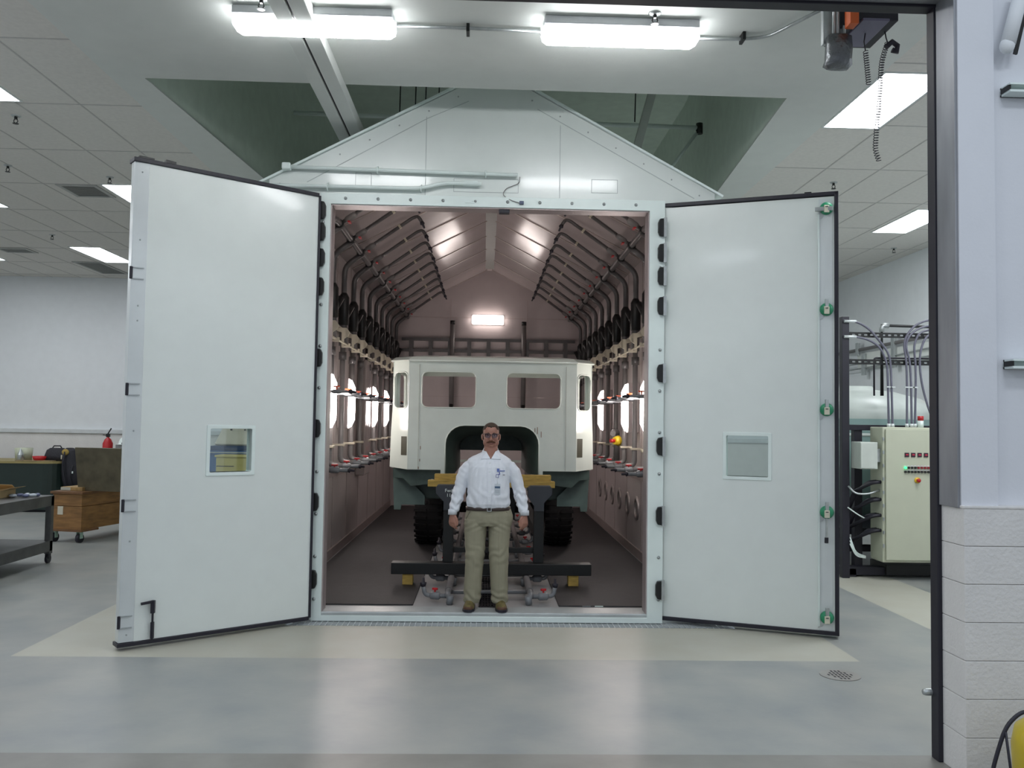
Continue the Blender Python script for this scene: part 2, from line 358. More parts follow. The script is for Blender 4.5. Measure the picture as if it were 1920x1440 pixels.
for a, b in (((-2.16, 4.02), (-.27, 5.02)), ((2.22, 4.0), (.35, 5.02)), ((-.3, 5.015), (.38, 5.015))): rim.bar((a[0], .05, a[1]), (b[0], .05, b[1]), .16, .02, (0, 0, 1))
obj('gable_edge_trim', rim, M_frame, ch)
sc_ = MB()
for k in range(7):
    for s, x0, z0, x1, z1 in ((-1, -1.95, 4.05, -.3, 4.92), (1, 2.0, 4.03, .4, 4.9)):
        a = k/6; sc_.ell((x0+(x1-x0)*a, -.003, z0+(z1-z0)*a-.02), (.008, .004, .008), 8, 5)
obj('rivets', sc_, M_steel, ch)
obj('ridge_vent', MB().box(-.25, .33, .3, 9.6, 5.0, 5.12), mat('vent_cap', (.30, .31, .29), .5), ch)
for s in (-1, 1):
    X = CX+s*2.0
    obj('side_wall', MB().box(min(X, X+s*.1), max(X, X+s*.1), .12, 9.95, 0, 4.08), M_white, ch)
    obj('wall_liner', MB().box(min(X, X-s*.01), max(X, X-s*.01), .12, 9.85, .08, 4.0), M_linw, ch)
    sk = MB(); sk.box(min(X-s*.01, X-s*.03), max(X-s*.01, X-s*.03), .12, 9.85, .08, .2); sk.box(min(X-s*.01, X-s*.018), max(X-s*.01, X-s*.018), .12, 9.85, 1.1, 1.16)
    for k in range(9): sk.box(min(X-s*.01, X-s*.014), max(X-s*.01, X-s*.014), .9+1.1*k, .92+1.1*k, .2, 4.0)
    obj('liner_trim', sk, mat('liner_trim', (.33, .27, .26), .4, .2), ch)
    e = V((-s*2.05, 0, 1.04)).normalized(); nrm = V((s*1.04, 0, 2.05)).normalized()
    a = V((CX+s*2.1, 0, 3.955)); b = V((CX, 0, 5.045))
    def slab(off0, off1, y0, y1): return MB().loft([[a+nrm*off0+V((0, y, 0)), b+V((0, y, off0/nrm.z)), b+V((0, y, off1/nrm.z)), a+nrm*off1+V((0, y, 0))] for y in (y0, y1)], smooth=False)
    obj('roof_liner', slab(0, .01, .12, 9.85), M_linr, ch); obj('roof_panel', slab(.01, .09, .12, 9.95), M_white, ch)
    for k in range(9):
        y = 1.0+1.1*k; obj('roof_seam', MB().bar(a+V((-s*.12, y, -.002+.06)), b+V((0, y, -.006)), .04, .012, nrm), mat('liner_seam', (.42, .35, .33), .3, .3), ch)
obj('roof_ridge_trim', MB().box(CX-.05, CX+.05, .12, 9.85, 5.005, 5.015), M_linw, ch)
obj('back_wall', MB().plate([(CX-2, 0), (CX+2, 0), (CX+2, 4.0), (CX, 5.05), (CX-2, 4.0)], [], (0, 9.85, 0), (1, 0, 0), (0, 0, 1), (0, .1, 0)), M_linw, ch)
bs = MB(); bs.box(CX-2, CX+2, 9.843, 9.85, 1.9, 1.91).box(CX-2, CX+2, 9.843, 9.85, 2.35, 2.36).box(CX-2, CX+2, 9.843, 9.85, 4.0, 4.012)
for x in (-.75, .85): bs.box(x, x+.01, 9.843, 9.85, .1, 4.4)
obj('back_wall_seam', bs, mat('liner_seam', (.25, .2, .2), .4), ch)
obj('floor_slab', MB().box(-1.95, 2.05, .12, 9.9, 0, .08), mat('chamber_floor', (.34, .34, .34), .35, var=.15, scale=3), ch)
obj('threshold', MB().box(-1.56, 1.665, -.03, .22, 0, .085), mat('threshold', (.42, .45, .45), .35, .2, var=.1), ch, bevel=.012)
fr = MB().plate([(-1.56, .0), (1.665, .0), (1.665, 3.94), (-1.56, 3.94)], [[(-1.465, .05), (1.52, .05), (1.52, 3.84), (-1.465, 3.84)]], (0, -.045, 0), (1, 0, 0), (0, 0, 1), (0, .045, 0))
obj('door_frame', fr, M_frame, ch, bevel=.004)
rv = MB().box(-1.466, -1.455, -.03, .14, .085, 3.84).box(1.51, 1.521, -.03, .14, .085, 3.84).box(-1.466, 1.521, -.03, .14, 3.83, 3.841)
obj('opening_reveal', rv, mat('reveal_liner', (.42, .36, .355), .3, .3, bump=.15, bscale=60), ch)
def bolt(x, z):
    o = obj('bolt', MB().lathe((x, -.045, z), [(.016, 0), (.016, -.004), (.010, -.006), (.010, -.014), (0, -.015)], 8, 'y'), M_steel, ch)
for k in range(10): bolt(-1.33+.302*k, 3.893)
for k in range(10): bolt(-1.53, .2+.385*k); bolt(1.625, .22+.385*k)
for x, pys in ((-1.535, (3.77, 3.57, 3.33, 3.06, 2.40, 1.75, 1.08, .38)), (1.625, (3.68, 3.44, 3.22, 2.94, 2.31, 1.63, .99, .31))):
    s = -1 if x < 0 else 1
    for z in pys:
        h = obj('hinge', MB().loft([[(x+s*.02, yy, z-.085), (x+s*.02, yy, z+.085), (x-s*.015, yy, z+.08), (x-s*.03, yy, z+.045), (x-s*.03, yy, z-.045), (x-s*.015, yy, z-.08)] for yy in (-.045, -.085)], smooth=False), M_dark, ch, bevel=.006)
        obj('hinge_plate', MB().box(min(x+s*.022, x+s*.05), max(x+s*.022, x+s*.05), -.085, -.05, z-.09, z+.09), M_steel, h)
obj('bracket_plate', MB().plate(rrect(-.215, 3.875, -.09, 3.912, .004), [[(-.16, 3.885), (-.16, 3.893), (-.14, 3.893), (-.14, 3.885)]], (0, -.05, 0), (1, 0, 0), (0, 0, 1), (0, .005, 0)), M_frame, ch)
obj('door_sensor', MB().box(.10, .20, -.02, .05, 3.795, 3.835), M_black, ch, bevel=.004)
sw = obj('sensor_wire', MB().tube(fillet([(.29, -.06, 4.13), (.29, -.02, 4.08), (.16, -.01, 4.03), (.13, -.01, 3.97), (.2, -.05, 3.91), (.30, -.06, 3.88)], .05), .0035, 6), M_pvc, ch)
obj('sensor_plug', MB().box(.29, .33, -.075, -.045, 3.87, 3.9), mat('blue_grey_plug', (.1, .12, .2), .5), ch, bevel=.004)
def condu(pts, label, cl_x, tip):
    t = thing('wall_conduit', label, 'conduit', pts[0], 'conduits on the chamber gable')
    obj('pipe', MB().tube(fillet(pts, .12), .018), M_frame, t)
    for x, z in cl_x: obj('clamp', MB().tube([(x, -.02, z-.03), (x, -.06, z-.025), (x, -.078, z), (x, -.06, z+.025), (x, -.0, z+.045)], .006, 6), M_frame, t)
    obj('fitting', MB().box(*tip), M_frame, t, bevel=.012)
condu([(-1.86, -.05, 4.175), (.27, -.05, 4.15)], 'upper straight white conduit across the chamber gable', ((-1.04, 4.165), (-.03, 4.155)), (-1.92, -1.84, -.09, -.01, 4.145, 4.21))
condu([(-2.05, -.05, 4.0), (-.62, -.05, 4.0), (-.42, -.05, 4.06), (-.07, -.05, 4.055)], 'lower white conduit with an offset bend across the chamber gable', ((-.63, 4.0), (-1.5, 4.0)), (-.25, -.1, -.06, -.005, 4.04, 4.085))
# doors -------------------------------------------------------------
def door(A, d, n, L0, L1, label, win, seals):
    d, n = V((*d, 0)).normalized(), V((*n, 0)).normalized(); Z = V((0, 0, 1)); A = V((*A, 0))
    def P(u, z, w=0): return A+d*u+Z*z+n*w
    W = rrect(win[0]+.03, win[1]+.03, win[2]-.03, win[3]-.03, .01, 2)
    dr = obj('door', MB().plate([(L0, .06), (L1, .06), (L1, 3.88), (L0, 3.88)], [W], A, d, Z, n*.10), M_white, ch, label=label)
    o = obj('window_frame', MB().plate(rrect(win[0], win[1], win[2], win[3], .008, 2), [W], P(0, 0, -.008), d, Z, n*.116), M_frame, dr, bevel=.003)
    obj('window_pane', MB().plate(W, [], P(0, 0, .045), d, Z, n*.006), M_glass, dr)
    o = MB()
    for (u0, z0, u1, z1, w) in seals: o.bar(P((u0+u1)/2, z0, .05) if u0 == u1 else P(u0, (z0+z1)/2, .05), P((u0+u1)/2, z1, .05) if u0 == u1 else P(u1, (z0+z1)/2, .05), w if u0 == u1 else .13, .13 if u0 == u1 else w, n if u0 == u1 else Z)
    obj('seal', o, M_black, dr, bevel=.004)
    return dr, P, d, n
LP = (-1.56, -.125); Ld = (-.791, -.612); Ln = (-.612, .791)
dr, P, d, n = door(LP, Ld, Ln, .0, 1.495, 'left chamber door, swung wide open, with a striker rail on its outer edge', (.545, 1.345, .967, 1.773),
                   ((0, 3.895, 1.62, 3.895, .035), (0, .043, 1.62, .043, .03), (-.008, .05, -.008, 3.89, .02)))
o = MB().loft([[P(1.495, z, -.004), P(1.61, z, .006), P(1.61, z, .09), P(1.495, z, .10)] for z in (.06, 3.9)], smooth=False)
obj('edge_rail', o, M_trim, dr, bevel=.004)
for z in (2.98, 2.05, 1.13, .22):
    k = MB(); k.bar(P(1.515, z+.045, -.004), P(1.6, z+.045, .002), .02, .008); k.bar(P(1.515, z-.045, -.004), P(1.6, z-.045, .002), .02, .008)
    obj('striker_slot', k, M_steel, dr); obj('striker', MB().bar(P(1.605, z-.05, .01), P(1.605, z+.05, .01), .02, .035), M_black, dr, bevel=.003)
sc_ = MB()
for z in (3.8, 3.25, 2.72, 2.6, 1.72, .85, .12): sc_.ell(P(1.55, z, -.002), (.007, .007, .007), 8, 5)
obj('screws', sc_, M_steel, dr)
k = MB().bar(P(1.365, .07, -.03), P(1.365, .2, -.03), .022, .03).bar(P(1.365, .2, -.03), P(1.365, .36, -.03), .014, .014).bar(P(1.365, .27, -.03), P(1.365, .37, -.03), .03, .03).bar(P(1.355, .362, -.03), P(1.46, .355, -.04), .018, .02)
obj('foot_bolt', k, M_black, dr, bevel=.002, label='black foot bolt with a side handle near the floor')
k = MB().bar(P(1.45, 3.925, .05), P(1.57, 3.925, .05), .04, .03).bar(P(1.28, 3.93, .05), P(1.36, 3.935, .05), .05, .03)
obj('top_latch', k, M_dark, dr, bevel=.003)
RP = (1.671, .0); Rd = (.929, -.370); Rn = (.370, .929)
dr, P, d, n = door(RP, Rd, Rn, .0, 1.50, 'right chamber door, swung wide open, with five green latches down its outer edge', (.545, 1.345, .972, 1.773),
                   ((0, 3.905, 1.535, 3.905, .035), (0, .045, 1.535, .045, .035), (-.01, .05, -.01, 3.9, .025), (1.518, .03, 1.518, 3.92, .035)))
obj('edge_strip', MB().plate([(1.37, .07), (1.485, .07), (1.485, 3.86), (1.37, 3.86)], [], P(0, 0, -.004), d, V((0, 0, 1)), n*.004), M_trim, dr)
obj('latch_rod', MB().bar(P(1.368, .1, -.01), P(1.368, 3.72, -.01), .012, .02), M_frame, dr)
RM = Matrix(((d.x, n.x, 0), (d.y, n.y, 0), (0, 0, 1)))
for i, z in enumerate((3.77, 2.87, 1.985, 1.09, .18)):
    g = obj('latch', MB().lathe(P(1.435, z, 0), [(.055, 0), (.058, -.02), (.05, -.045), (.03, -.055), (0, -.055)], 20, 'y', RM), M_green, dr, bevel=0, label='round green latch')
    obj('latch_bracket', MB().plate([(1.36, z-.10), (1.40, z-.08), (1.43, z-.03), (1.38, z-.03)], [], P(0, 0, -.012), d, V((0, 0, 1)), n*.006), M_steel, g)
    if i == 0: obj('latch_lever', MB().bar(P(1.34, z-.01, -.05), P(1.49, z-.01, -.05), .03, .035), M_steel, g, bevel=.003)
    else: obj('latch_lever', MB().bar(P(1.437, z+.02, -.05), P(1.437, z+.09, -.05), .03, .02), M_steel, g, bevel=.003)
    obj('latch_plate', MB().bar(P(1.437, z-.045, -.062), P(1.437, z+.02, -.062), .045, .014), mat('ivory_plate', (.62, .6, .48), .5), g, bevel=.003)
    obj('latch_slot', MB().bar(P(1.425, z+.005, -.071), P(1.449, z+.005, -.071), .006, .006), M_black, g)
    if i == 3: obj('release_handle', MB().bar(P(1.432, z-.22, -.05), P(1.434, z-.05, -.055), .018, .012), M_steel, g, bevel=.003); obj('handle_grip', MB().bar(P(1.431, z-.265, -.05), P(1.432, z-.215, -.05), .03, .02), M_black, g, bevel=.004)
obj('top_latch', MB().bar(P(1.25, 3.93, .05), P(1.31, 3.93, .05), .05, .025), M_dark, dr, bevel=.003)

# interior lamps ------------------------------------------------------
def wall_lamp(s, y, label):
    X = CX+s*1.988; t = thing('wall_lamp', label, 'wall light', (X, y, 2.1), 'vertical lamps on the chamber walls')
    def ring(z, k, w): return [(X-s*(.14+a), y+b, z) for a, b in ((.0, -.085*w), (.07*k, -.065*w), (.078*k, 0), (.07*k, .065*w), (0, .085*w))]
    obj('diffuser', MB().loft([ring(1.74, .35, .85), ring(1.84, 1, 1), ring(2.26, 1, 1), ring(2.36, .35, .85)], smooth=False), M_warm, t)
    obj('lamp_base', MB().box(min(X, X-s*.14), max(X, X-s*.14), y-.095, y+.095, 1.72, 2.38), M_linw, t, bevel=.004)
for i, y in enumerate((1.35, 1.98, 3.4, 6.2, 5.82, 7.4)):
    if i in (1, 2, 4, 5): wall_lamp(-1, y, 'glowing wall lamp on the left chamber wall, '+ORD[{1: 0, 2: 1, 4: 2, 5: 3}[i]])
    if i in (1, 2, 4): wall_lamp(1, {1: 2.0, 2: 3.4, 4: 5.78}[i], 'glowing wall lamp on the right chamber wall, '+ORD[(0, 0, 1, 1, 2)[i]])
t = thing('end_wall_lamp', 'bright horizontal lamp high on the chamber end wall', 'wall light', (.05, 9.85, 3.95))
obj('diffuser', MB().box(-.30, .36, 9.72, 9.83, 3.87, 4.06), M_warm2, t, bevel=.03); obj('lamp_base', MB().box(-.31, .37, 9.83, 9.85, 3.86, 4.07), M_lin, t)
t = thing('gable_lamp', 'horizontal lamp above the doorway inside the chamber', 'wall light', (.05, .2, 4.2))
for x in (-.75, .85):
    obj('diffuser', MB().box(x-.33, x+.33, .14, .25, 4.05, 4.2), M_warm2, t, bevel=.02)
# ------------------------------------------------------------------ spray pipework inside the chamber
M_dkpipe = mat('dark_pipe', (.085, .08, .08), .3, var=.15)
def riser(s, y):
    cx = lambda a: CX+s*a
    t = thing('spray_riser', '', 'spray pipe', (cx(1.88), y, .08), 'spray risers along the left wall' if s < 0 else 'spray risers along the right wall')
    S = lambda pts: [(cx(a), y+b, z) for a, b, z in pts]
    obj('lower_pipe', MB().tube(fillet(S([(1.88, 0, 2.80), (1.88, 0, 1.30), (1.70, -.02, 1.29)]), .07), .034), M_pvc, t)
    obj('upper_pipe', MB().tube(S([(1.88, 0, 2.78), (1.88, 0, 3.32)]), .055).tube(fillet(S([(1.88, 0, 3.3), (1.88, 0, 3.80), (1.66, .0, 3.97)]), .1), .036), M_dkpipe, t)
    obj('venturi', MB().tube(S([(1.88, 0, 3.02), (1.88, 0, 3.06), (1.88, 0, 3.40), (1.88, 0, 3.46)]), [.04, .068, .068, .035]).tube(S([(1.87, .02, 3.12), (1.80, .12, 3.30)]), .04), M_dark, t)
    obj('coupling', MB().cyl(S([(1.88, 0, 2.60)])[0], S([(1.88, 0, 2.70)])[0], .05), M_dkpipe, t)
    c = obj('pipe_clamp', MB().box(min(cx(1.82), cx(1.98)), max(cx(1.82), cx(1.98)), y-.05, y+.05, 1.50, 1.53), M_cream, t, bevel=.006)
    for nm, z, hc in (('lower_valve', 1.29, M_red), ('middle_valve', 2.14, mat('orange_handle', (.55, .07, .015), .4))):
        b = MB().tube(S([(1.76 if z < 2 else 1.86, -.02, z), (1.52, -.04, z)]), .022 if z < 2 else .013).tube(S([(1.72, -.024, z), (1.70, -.026, z), (1.63, -.03, z), (1.61, -.03, z)]), [.024, .036, .036, .024] if z < 2 else [.015, .023, .023, .015])
        v = obj(nm, b, M_pvcl, t)
        obj('handle', MB().bar(S([(1.70, -.03, z+.055)])[0], S([(1.63, -.03, z+.055)])[0], .035, .018).cyl(S([(1.665, -.03, z+.02)])[0], S([(1.665, -.03, z+.05)])[0], .01, 8), hc, v, bevel=.003)
        obj('nozzle', MB().tube(S([(1.53, -.04, z), (1.50, -.04, z), (1.495, -.04, z), (1.45, -.045, z-.005)]), [.018, .03, .016, .012]), M_black, v)
    p0, p1 = S([(1.68, 0, 3.98)])[0], S([(1.02, 0, 4.455)])[0]
    obj('roof_arm', MB().tube(fillet([p0, p1, S([(.955, 0, 4.475)])[0], S([(.905, 0, 4.40)])[0]], .05), .023), M_dkpipe, t)
    obj('roof_nozzle', MB().tube(S([(.915, 0, 4.415), (.895, 0, 4.375), (.89, 0, 4.365), (.87, -.0, 4.32)]), [.02, .032, .015, .012]), M_black, t)
    obj('arm_clip', MB().bar(S([(1.20, 0, 4.325)])[0], S([(1.175, 0, 4.343)])[0], .065, .05), M_cream, t, bevel=.004)
    v = obj('arm_valve', MB().tube(S([(1.62, 0, 4.02), (1.60, 0, 4.035), (1.52, 0, 4.09), (1.50, 0, 4.105)]), [.024, .036, .036, .024]), M_pvc, t)
    obj('handle', MB().bar(S([(1.57, -.07, 4.0)])[0], S([(1.57, .03, 4.0)])[0], .03, .016), M_red, v, bevel=.003)
    return t
for s in (-1, 1):
    side = 'left' if s < 0 else 'right'
    first = riser(s, 1.4)
    first['label'] = 'grey spray riser and roof arm on the %s chamber wall, %s' % (side, ORD[0])
    for i in range(1, 11):
        if s < 0 and i == 5: pass
        dup(first, (CX+s*1.88, 1.4+.8*i, .08), 'grey spray riser and roof arm on the %s chamber wall, %s' % (side, ORD[i]))
    t = thing('spray_manifold', 'long dark manifold pipe under the %s roof slope of the chamber' % side, 'manifold pipe', (CX+s*1.68, 1.2, 3.97))
    obj('pipe', MB().tube(fillet([(CX+s*1.96, 1.08, 3.80), (CX+s*1.80, 1.08, 3.97), (CX+s*1.68, 1.16, 3.98), (CX+s*1.68, 9.75, 3.98)], .08), .038), M_dkpipe, t)
    for i in range(11): obj('coupling', MB().cyl((CX+s*1.68, 1.34+.8*i, 3.98), (CX+s*1.68, 1.46+.8*i, 3.98), .048), M_dark, t)
    t = thing('pipe_rack', 'cream perforated rail with hook brackets holding the %s-hand spray risers' % side, 'pipe rack', (CX+s*1.86, 1.0, 2.8))
    X0, X1 = sorted((CX+s*1.80, CX+s*1.985))
    obj('rail', MB().box(CX+s*1.93-.006, CX+s*1.93+.006, .9, 9.8, 2.93, 2.99).box(*sorted((CX+s*1.86, CX+s*1.93)), .9, 9.8, 2.985, 2.993), mat('rail_grey', (.34, .31, .27), .35, .3), t, bevel=.002)
    obj('lower_rail', MB().cyl((CX+s*1.80, .9, 2.775), (CX+s*1.80, 9.8, 2.775), .012), M_cream, t)
    for i in range(11):
        y = 1.4+.8*i
        for dy in (-.22,):
            pts = [(1.86, 2.74), (1.75, 2.74), (1.75, 2.79), (1.775, 2.79), (1.775, 2.765), (1.83, 2.765), (1.83, 2.85), (1.78, 2.88), (1.76, 2.93), (1.80, 2.985), (1.94, 2.985), (1.94, 2.95), (1.86, 2.93)]
            if (i*2+(dy > 0)) % 1 == 0: obj('bracket', MB().plate([(CX+s*a, z) for a, z in pts], [], (0, y+dy-.02, 0), (1, 0, 0), (0, 0, 1), (0, .03, 0)), M_cream, t)
# wide duct on the left wall that hides one lamp
t = tag(obj('wall_duct', MB().box(-1.94, -1.80, 5.0, 5.55, 1.0, 2.75), M_lin, bevel=.02), 'wide flat duct standing between the lamps on the left chamber wall', 'duct')
t = thing('sample_tap', 'grey pipe with a round yellow tap on the right chamber wall', 'tap', (CX+1.85, 4.1, 1.6))
obj('pipe', MB().tube(fillet([(1.93, 4.45, 1.15), (1.93, 4.45, 1.72), (1.84, 4.2, 1.72), (1.80, 4.0, 1.70)], .06), .04), M_pvc, t)
obj('knob', MB().cyl((1.86, 3.9, 1.60), (1.80, 3.86, 1.60), .075, 18, .05), mat('yellow_plastic', (.7, .5, .02), .4), t); obj('stem', MB().cyl((1.80, 3.86, 1.60), (1.74, 3.83, 1.60), .025), M_red, t)
# end-wall pipes
t = thing('end_wall_rack', 'double horizontal pipe rack across the chamber end wall', 'pipe rack', (CX, 9.7, 3.3))
b = MB()
for z in (3.53, 3.30): b.box(CX-1.8, CX+1.8, 9.70, 9.76, z-.03, z+.03)
obj('rails', b, M_dkpipe, t)
for k in range(9): obj('strut', MB().box(CX-1.64+.4*k, CX-1.56+.4*k, 9.69, 9.84, 2.95, 3.52), M_dkpipe, t)
for x, l in ((-.70, 'vertical grey pipe on the chamber end wall, left of the lamp'), (.78, 'vertical grey pipe on the chamber end wall, right of the lamp')):
    t = thing('end_riser', l, 'spray pipe', (x, 9.66, 2.1), 'risers on the end wall')
    obj('pipe', MB().cyl((x, 9.66, 2.15), (x, 9.66, 3.85), .05), M_pvc, t); obj('cap', MB().cyl((x, 9.66, 3.55), (x, 9.66, 3.90), .034).cyl((x, 9.66, 3.84), (x, 9.66, 3.92), .05), M_dark, t)
    obj('coupling', MB().cyl((x, 9.66, 3.05), (x, 9.66, 3.2), .075), M_pvc, t); obj('nozzle', MB().tube([(x, 9.66, 2.18), (x, 9.55, 2.08), (x, 9.48, 2.02)], [.05, .03, .02]), M_dark, t)
# portholes on the right wall
for i in range(6):
    y = 3.4+.72*i; t = thing('wall_port', 'round port low on the right chamber wall, '+ORD[i], 'round port', (2.03, y, .72), 'round ports on the right wall')
    obj('flange', MB().lathe((2.04, y, .72), [(.10, 0), (.10, -.02), (.15, -.02), (.16, -.01), (.16, 0)], 28, 'x'), mat('port_flange', (.38, .33, .32), .3, .4), t)
    obj('cover', MB().lathe((2.04, y, .72), [(0, -.006), (.10, -.006)], 28, 'x'), M_pvc, t)
# floor: mats, grate, floor jets
def fmat(x0, x1, label, writing=False):
    t = tag(obj('rubber_mat', MB().box(x0, x1, .27, 9.8, .08, .092), M_mat, bevel=.003), label, 'floor mat', 'rubber mats on the chamber floor')
    return t
fmat(-1.90, -.655, 'black rubber mat covering the left side of the chamber floor')
mt = fmat(.735, 2.0, 'black rubber mat covering the right side of the chamber floor')
obj('mat_label', MB().box(1.08, 1.16, .268, .272, .083, .0915), M_frame, mt); obj('mat_sticker', MB().box(.96, 1.04, .268, .272, .083, .0915), M_pvcl, mt)
t = thing('centre_grate', 'narrow dark floor grate running down the middle of the chamber', 'floor grate', (.07, .2, .08))
b = MB()
for x in (-.03, -.002, .026, .054, .082, .11, .138, .166): b.box(x, x+.007, .19, 9.6, .082, .094)
obj('bearing_bars', b, M_dark, t)
b = MB()
for k in range(95): b.box(-.03, .173, .19+.1*k, .197+.1*k, .082, .09)
obj('cross_bars', b, M_dark, t); obj('pit', MB().box(-.03, .173, .19, 9.6, .0805, .0815), M_black, t)
def jet(s, y):
    cx = .07; X = lambda a: cx+s*a
    t = thing('floor_jet', '', 'floor jet', (X(.36), y, .08), 'floor jets along the chamber centre')
    obj('pipe', MB().tube(fillet([(X(.40), y+.25, .17), (X(.40), y, .17), (X(.37), y-.05, .13)], .05), .028).tube(fillet([(X(.40), y+.02, .15), (X(.62), y+.06, .15), (X(.64), y+.06, .24)], .04), .022), M_pvcl, t)
    obj('foot', MB().tube([(X(.38), y-.04, .09), (X(.37), y-.05, .17)], .034), M_pvcl, t)
    v = obj('valve', MB().tube([(X(.47), y+.03, .15), (X(.485), y+.034, .15), (X(.56), y+.048, .15), (X(.575), y+.05, .15)], [.024, .038, .038, .024]), M_pvcl, t)
    obj('handle', MB().bar((X(.50), y+.03, .215), (X(.55), y+.045, .215), .025, .02).cyl((X(.525), y+.04, .18), (X(.525), y+.04, .21), .01, 8), M_red, v, bevel=.003)
    obj('nozzle', MB().tube([(X(.64), y+.06, .23), (X(.64), y+.06, .27), (X(.64), y+.06, .275), (X(.64), y+.06, .32)], [.022, .034, .016, .012]), M_black, t)
    return t
for s, side in ((-1, 'left'), (1, 'right')):
    j = jet(s, .36); j['label'] = 'grey floor jet with a red valve beside the %s mat, %s' % (side, ORD[0])
    for i in range(1, 8): dup(j, (.07+s*.36, .36+.95*i, .08), 'grey floor jet with a red valve beside the %s mat, %s' % (side, ORD[i]))
    tag(obj('floor_header_pipe', MB().cyl((.07+s*.40, .55, .17), (.07+s*.40, 9.5, .17), .035), M_pvc), 'grey header pipe running along the chamber floor, %s of the centre grate' % side, 'pipe')
for i in range(6):
    y = .62+.95*i; tag(obj('cross_pipe', MB().cyl((-.33, y, .14), (.47, y, .15), .02), M_pvcl), 'grey cross pipe over the centre grate, '+ORD[i], 'pipe', 'cross pipes over the centre grate')
# trench grate in front of the chamber
t = thing('trench_grate', 'long black grid grate in the floor along the chamber front', 'floor grate', (.3, -.11, 0))
b = MB()
for y in (-.212, -.145, -.075, -.012): b.box(-1.75, 2.3, y, y+.006, -.025, -.001)
obj('bearing_bars', b, M_trim, t)
b = MB()
for k in range(82): b.box(-1.75+.05*k, -1.744+.05*k, -.212, -.006, -.008, -.001)
obj('cross_bars', b, M_trim, t)
t = thing('floor_drain', 'round metal floor drain right of the chamber', 'drain', (2.655, -1.63, 0))
o_ = [(2.655+.145*math.cos(a*PI/16), -1.63+.145*math.sin(a*PI/16)) for a in range(32)]
hs = []
for r in range(-2, 3):
    for c in range(-4, 5):
        hx, hy = 2.655+c*.028, -1.63+r*.045
        if (abs(c)+1)*.028 < math.sqrt(max(0, .13**2-((abs(r)+.5)*.045)**2)): hs.append([(hx-.008, hy-.017), (hx+.008, hy-.017), (hx+.008, hy+.017), (hx-.008, hy+.017)])
obj('cover', MB().plate(o_, hs, (0, 0, .001), (1, 0, 0), (0, 1, 0), (0, 0, .003)), mat('drain_metal', (.33, .32, .30), .4, .4), t)
obj('sump', MB().plate(o_, [], (0, 0, .0003), (1, 0, 0), (0, 1, 0), (0, 0, .0005)), M_black, t)

# ------------------------------------------------------------------ trolley, timbers, tyres
t = thing('cab_trolley', 'black steel trolley carrying the truck cab inside the chamber', 'trolley', (.09, 1.4, .08))
obj('base_beam', MB().box(-.97, 1.165, 1.22, 1.38, .205, .325), M_dark, t, bevel=.006)
for x in (-.375, .60): 
    obj('post', MB().box(x-.055, x+.055, 1.30, 1.40, .325, 1.0), M_dark, t, bevel=.004)
    sgn = -1 if x < 0 else 1
    h = [(x-.055, .88), (x+.055, .88), (x+.055, .93), (x+.12, 1.03), (x+.12, 1.13), (x+.09, 1.15), (x-.12, 1.15), (x-.14, 1.12), (x-.14, 1.06), (x-.055, .97)]
    if sgn > 0: h = [(2*x-a, b) for a, b in h]
    hd = obj('post_head', MB().plate(h, [], (0, 1.28, 0), (1, 0, 0), (0, 0, 1), (0, .14, 0)), mat('post_grey', (.035, .04, .05), .45), t, bevel=.004)
    if sgn < 0:
        MX = Matrix.Rotation(PI/2, 4, 'X'); MX.translation = V((x, 1.277, 1.09)); txt('chalk_writing', 'Fwd', .05, M_frame, MX, hd)
        MX = MX.copy(); MX.translation = V((x, 1.277, 1.04)); txt('chalk_writing', '11', .05, M_frame, MX, hd)
obj('cross_bar', MB().box(-.43, .66, 1.36, 1.43, .42, .475), M_dark, t, bevel=.004)
for s, x in ((-1, -.375), (1, .60)):
    obj('side_rail', MB().box(x-.05, x+.05, 1.42, 5.6, .58, .70), M_dark, t, bevel=.004)
    obj('knee_brace', MB().bar((x, 1.42, .88), (x, 2.0, .65), .05, .05), M_dark, t)
obj('axle', MB().cyl((-.9, 4.5, .60), (1.15, 4.5, .60), .08).box(-.25, .45, 4.3, 4.7, .45, .95), M_dark, t)
for x0, x1, l in ((-.97, -.57, 'left tyre'), (.87, 1.25, 'right tyre')):
    xm = (x0+x1)/2; prof = [(.22, -.16), (.42, -.19), (.50, -.17), (.52, -.12), (.52, .12), (.50, .17), (.42, .19), (.22, .16), (.22, -.16)]
    w = obj('tyre', MB().lathe((xm, 4.5, .60), prof, 40, 'x'), mat('tyre_rubber', (.007, .007, .008), .8), t)
    lug = MB()
    for k in range(30):
        a = 2*PI*k/30
        for sd in (-1, 1):
            c = V((0, math.cos(a), math.sin(a))); lug.bar(V((xm+sd*.02, 4.5, .60))+c*.528, V((xm+sd*.195, 4.5, .60))+c*.505, .04, .018, c)
    obj('tread_lugs', lug, mat('tyre_rubber', (.012, .012, .013), .75), w)
    obj('rim', MB().lathe((xm, 4.5, .60), [(0, -.05), (.2, -.05), (.235, -.13), (.235, .13)], 28, 'x'), M_dark, w)
for (x0, x1), l in (((-.85, -.74), 'yellow timber block under the left end of the black beam'), ((.92, 1.03), 'yellow timber block under the right end of the black beam')):
    tag(obj('timber_block', MB().box(x0, x1, 1.24, 1.37, .092, .205), M_yel, bevel=.003), l, 'timber block', 'timber blocks under the trolley beam')
for i, (x0, x1, y0, z0, z1, l) in enumerate(((-.62, .79, 1.30, 1.155, 1.225, 'lower yellow timber resting on the trolley posts under the cab'), (-.55, .75, 1.36, 1.225, 1.29, 'upper yellow timber stacked under the truck cab'))):
    tag(obj('timber_beam', MB().box(x0, x1, y0+.25, y0+.38, z0-.045, z1-.045), M_yel, bevel=.003), l, 'timber beam', 'timbers under the cab')

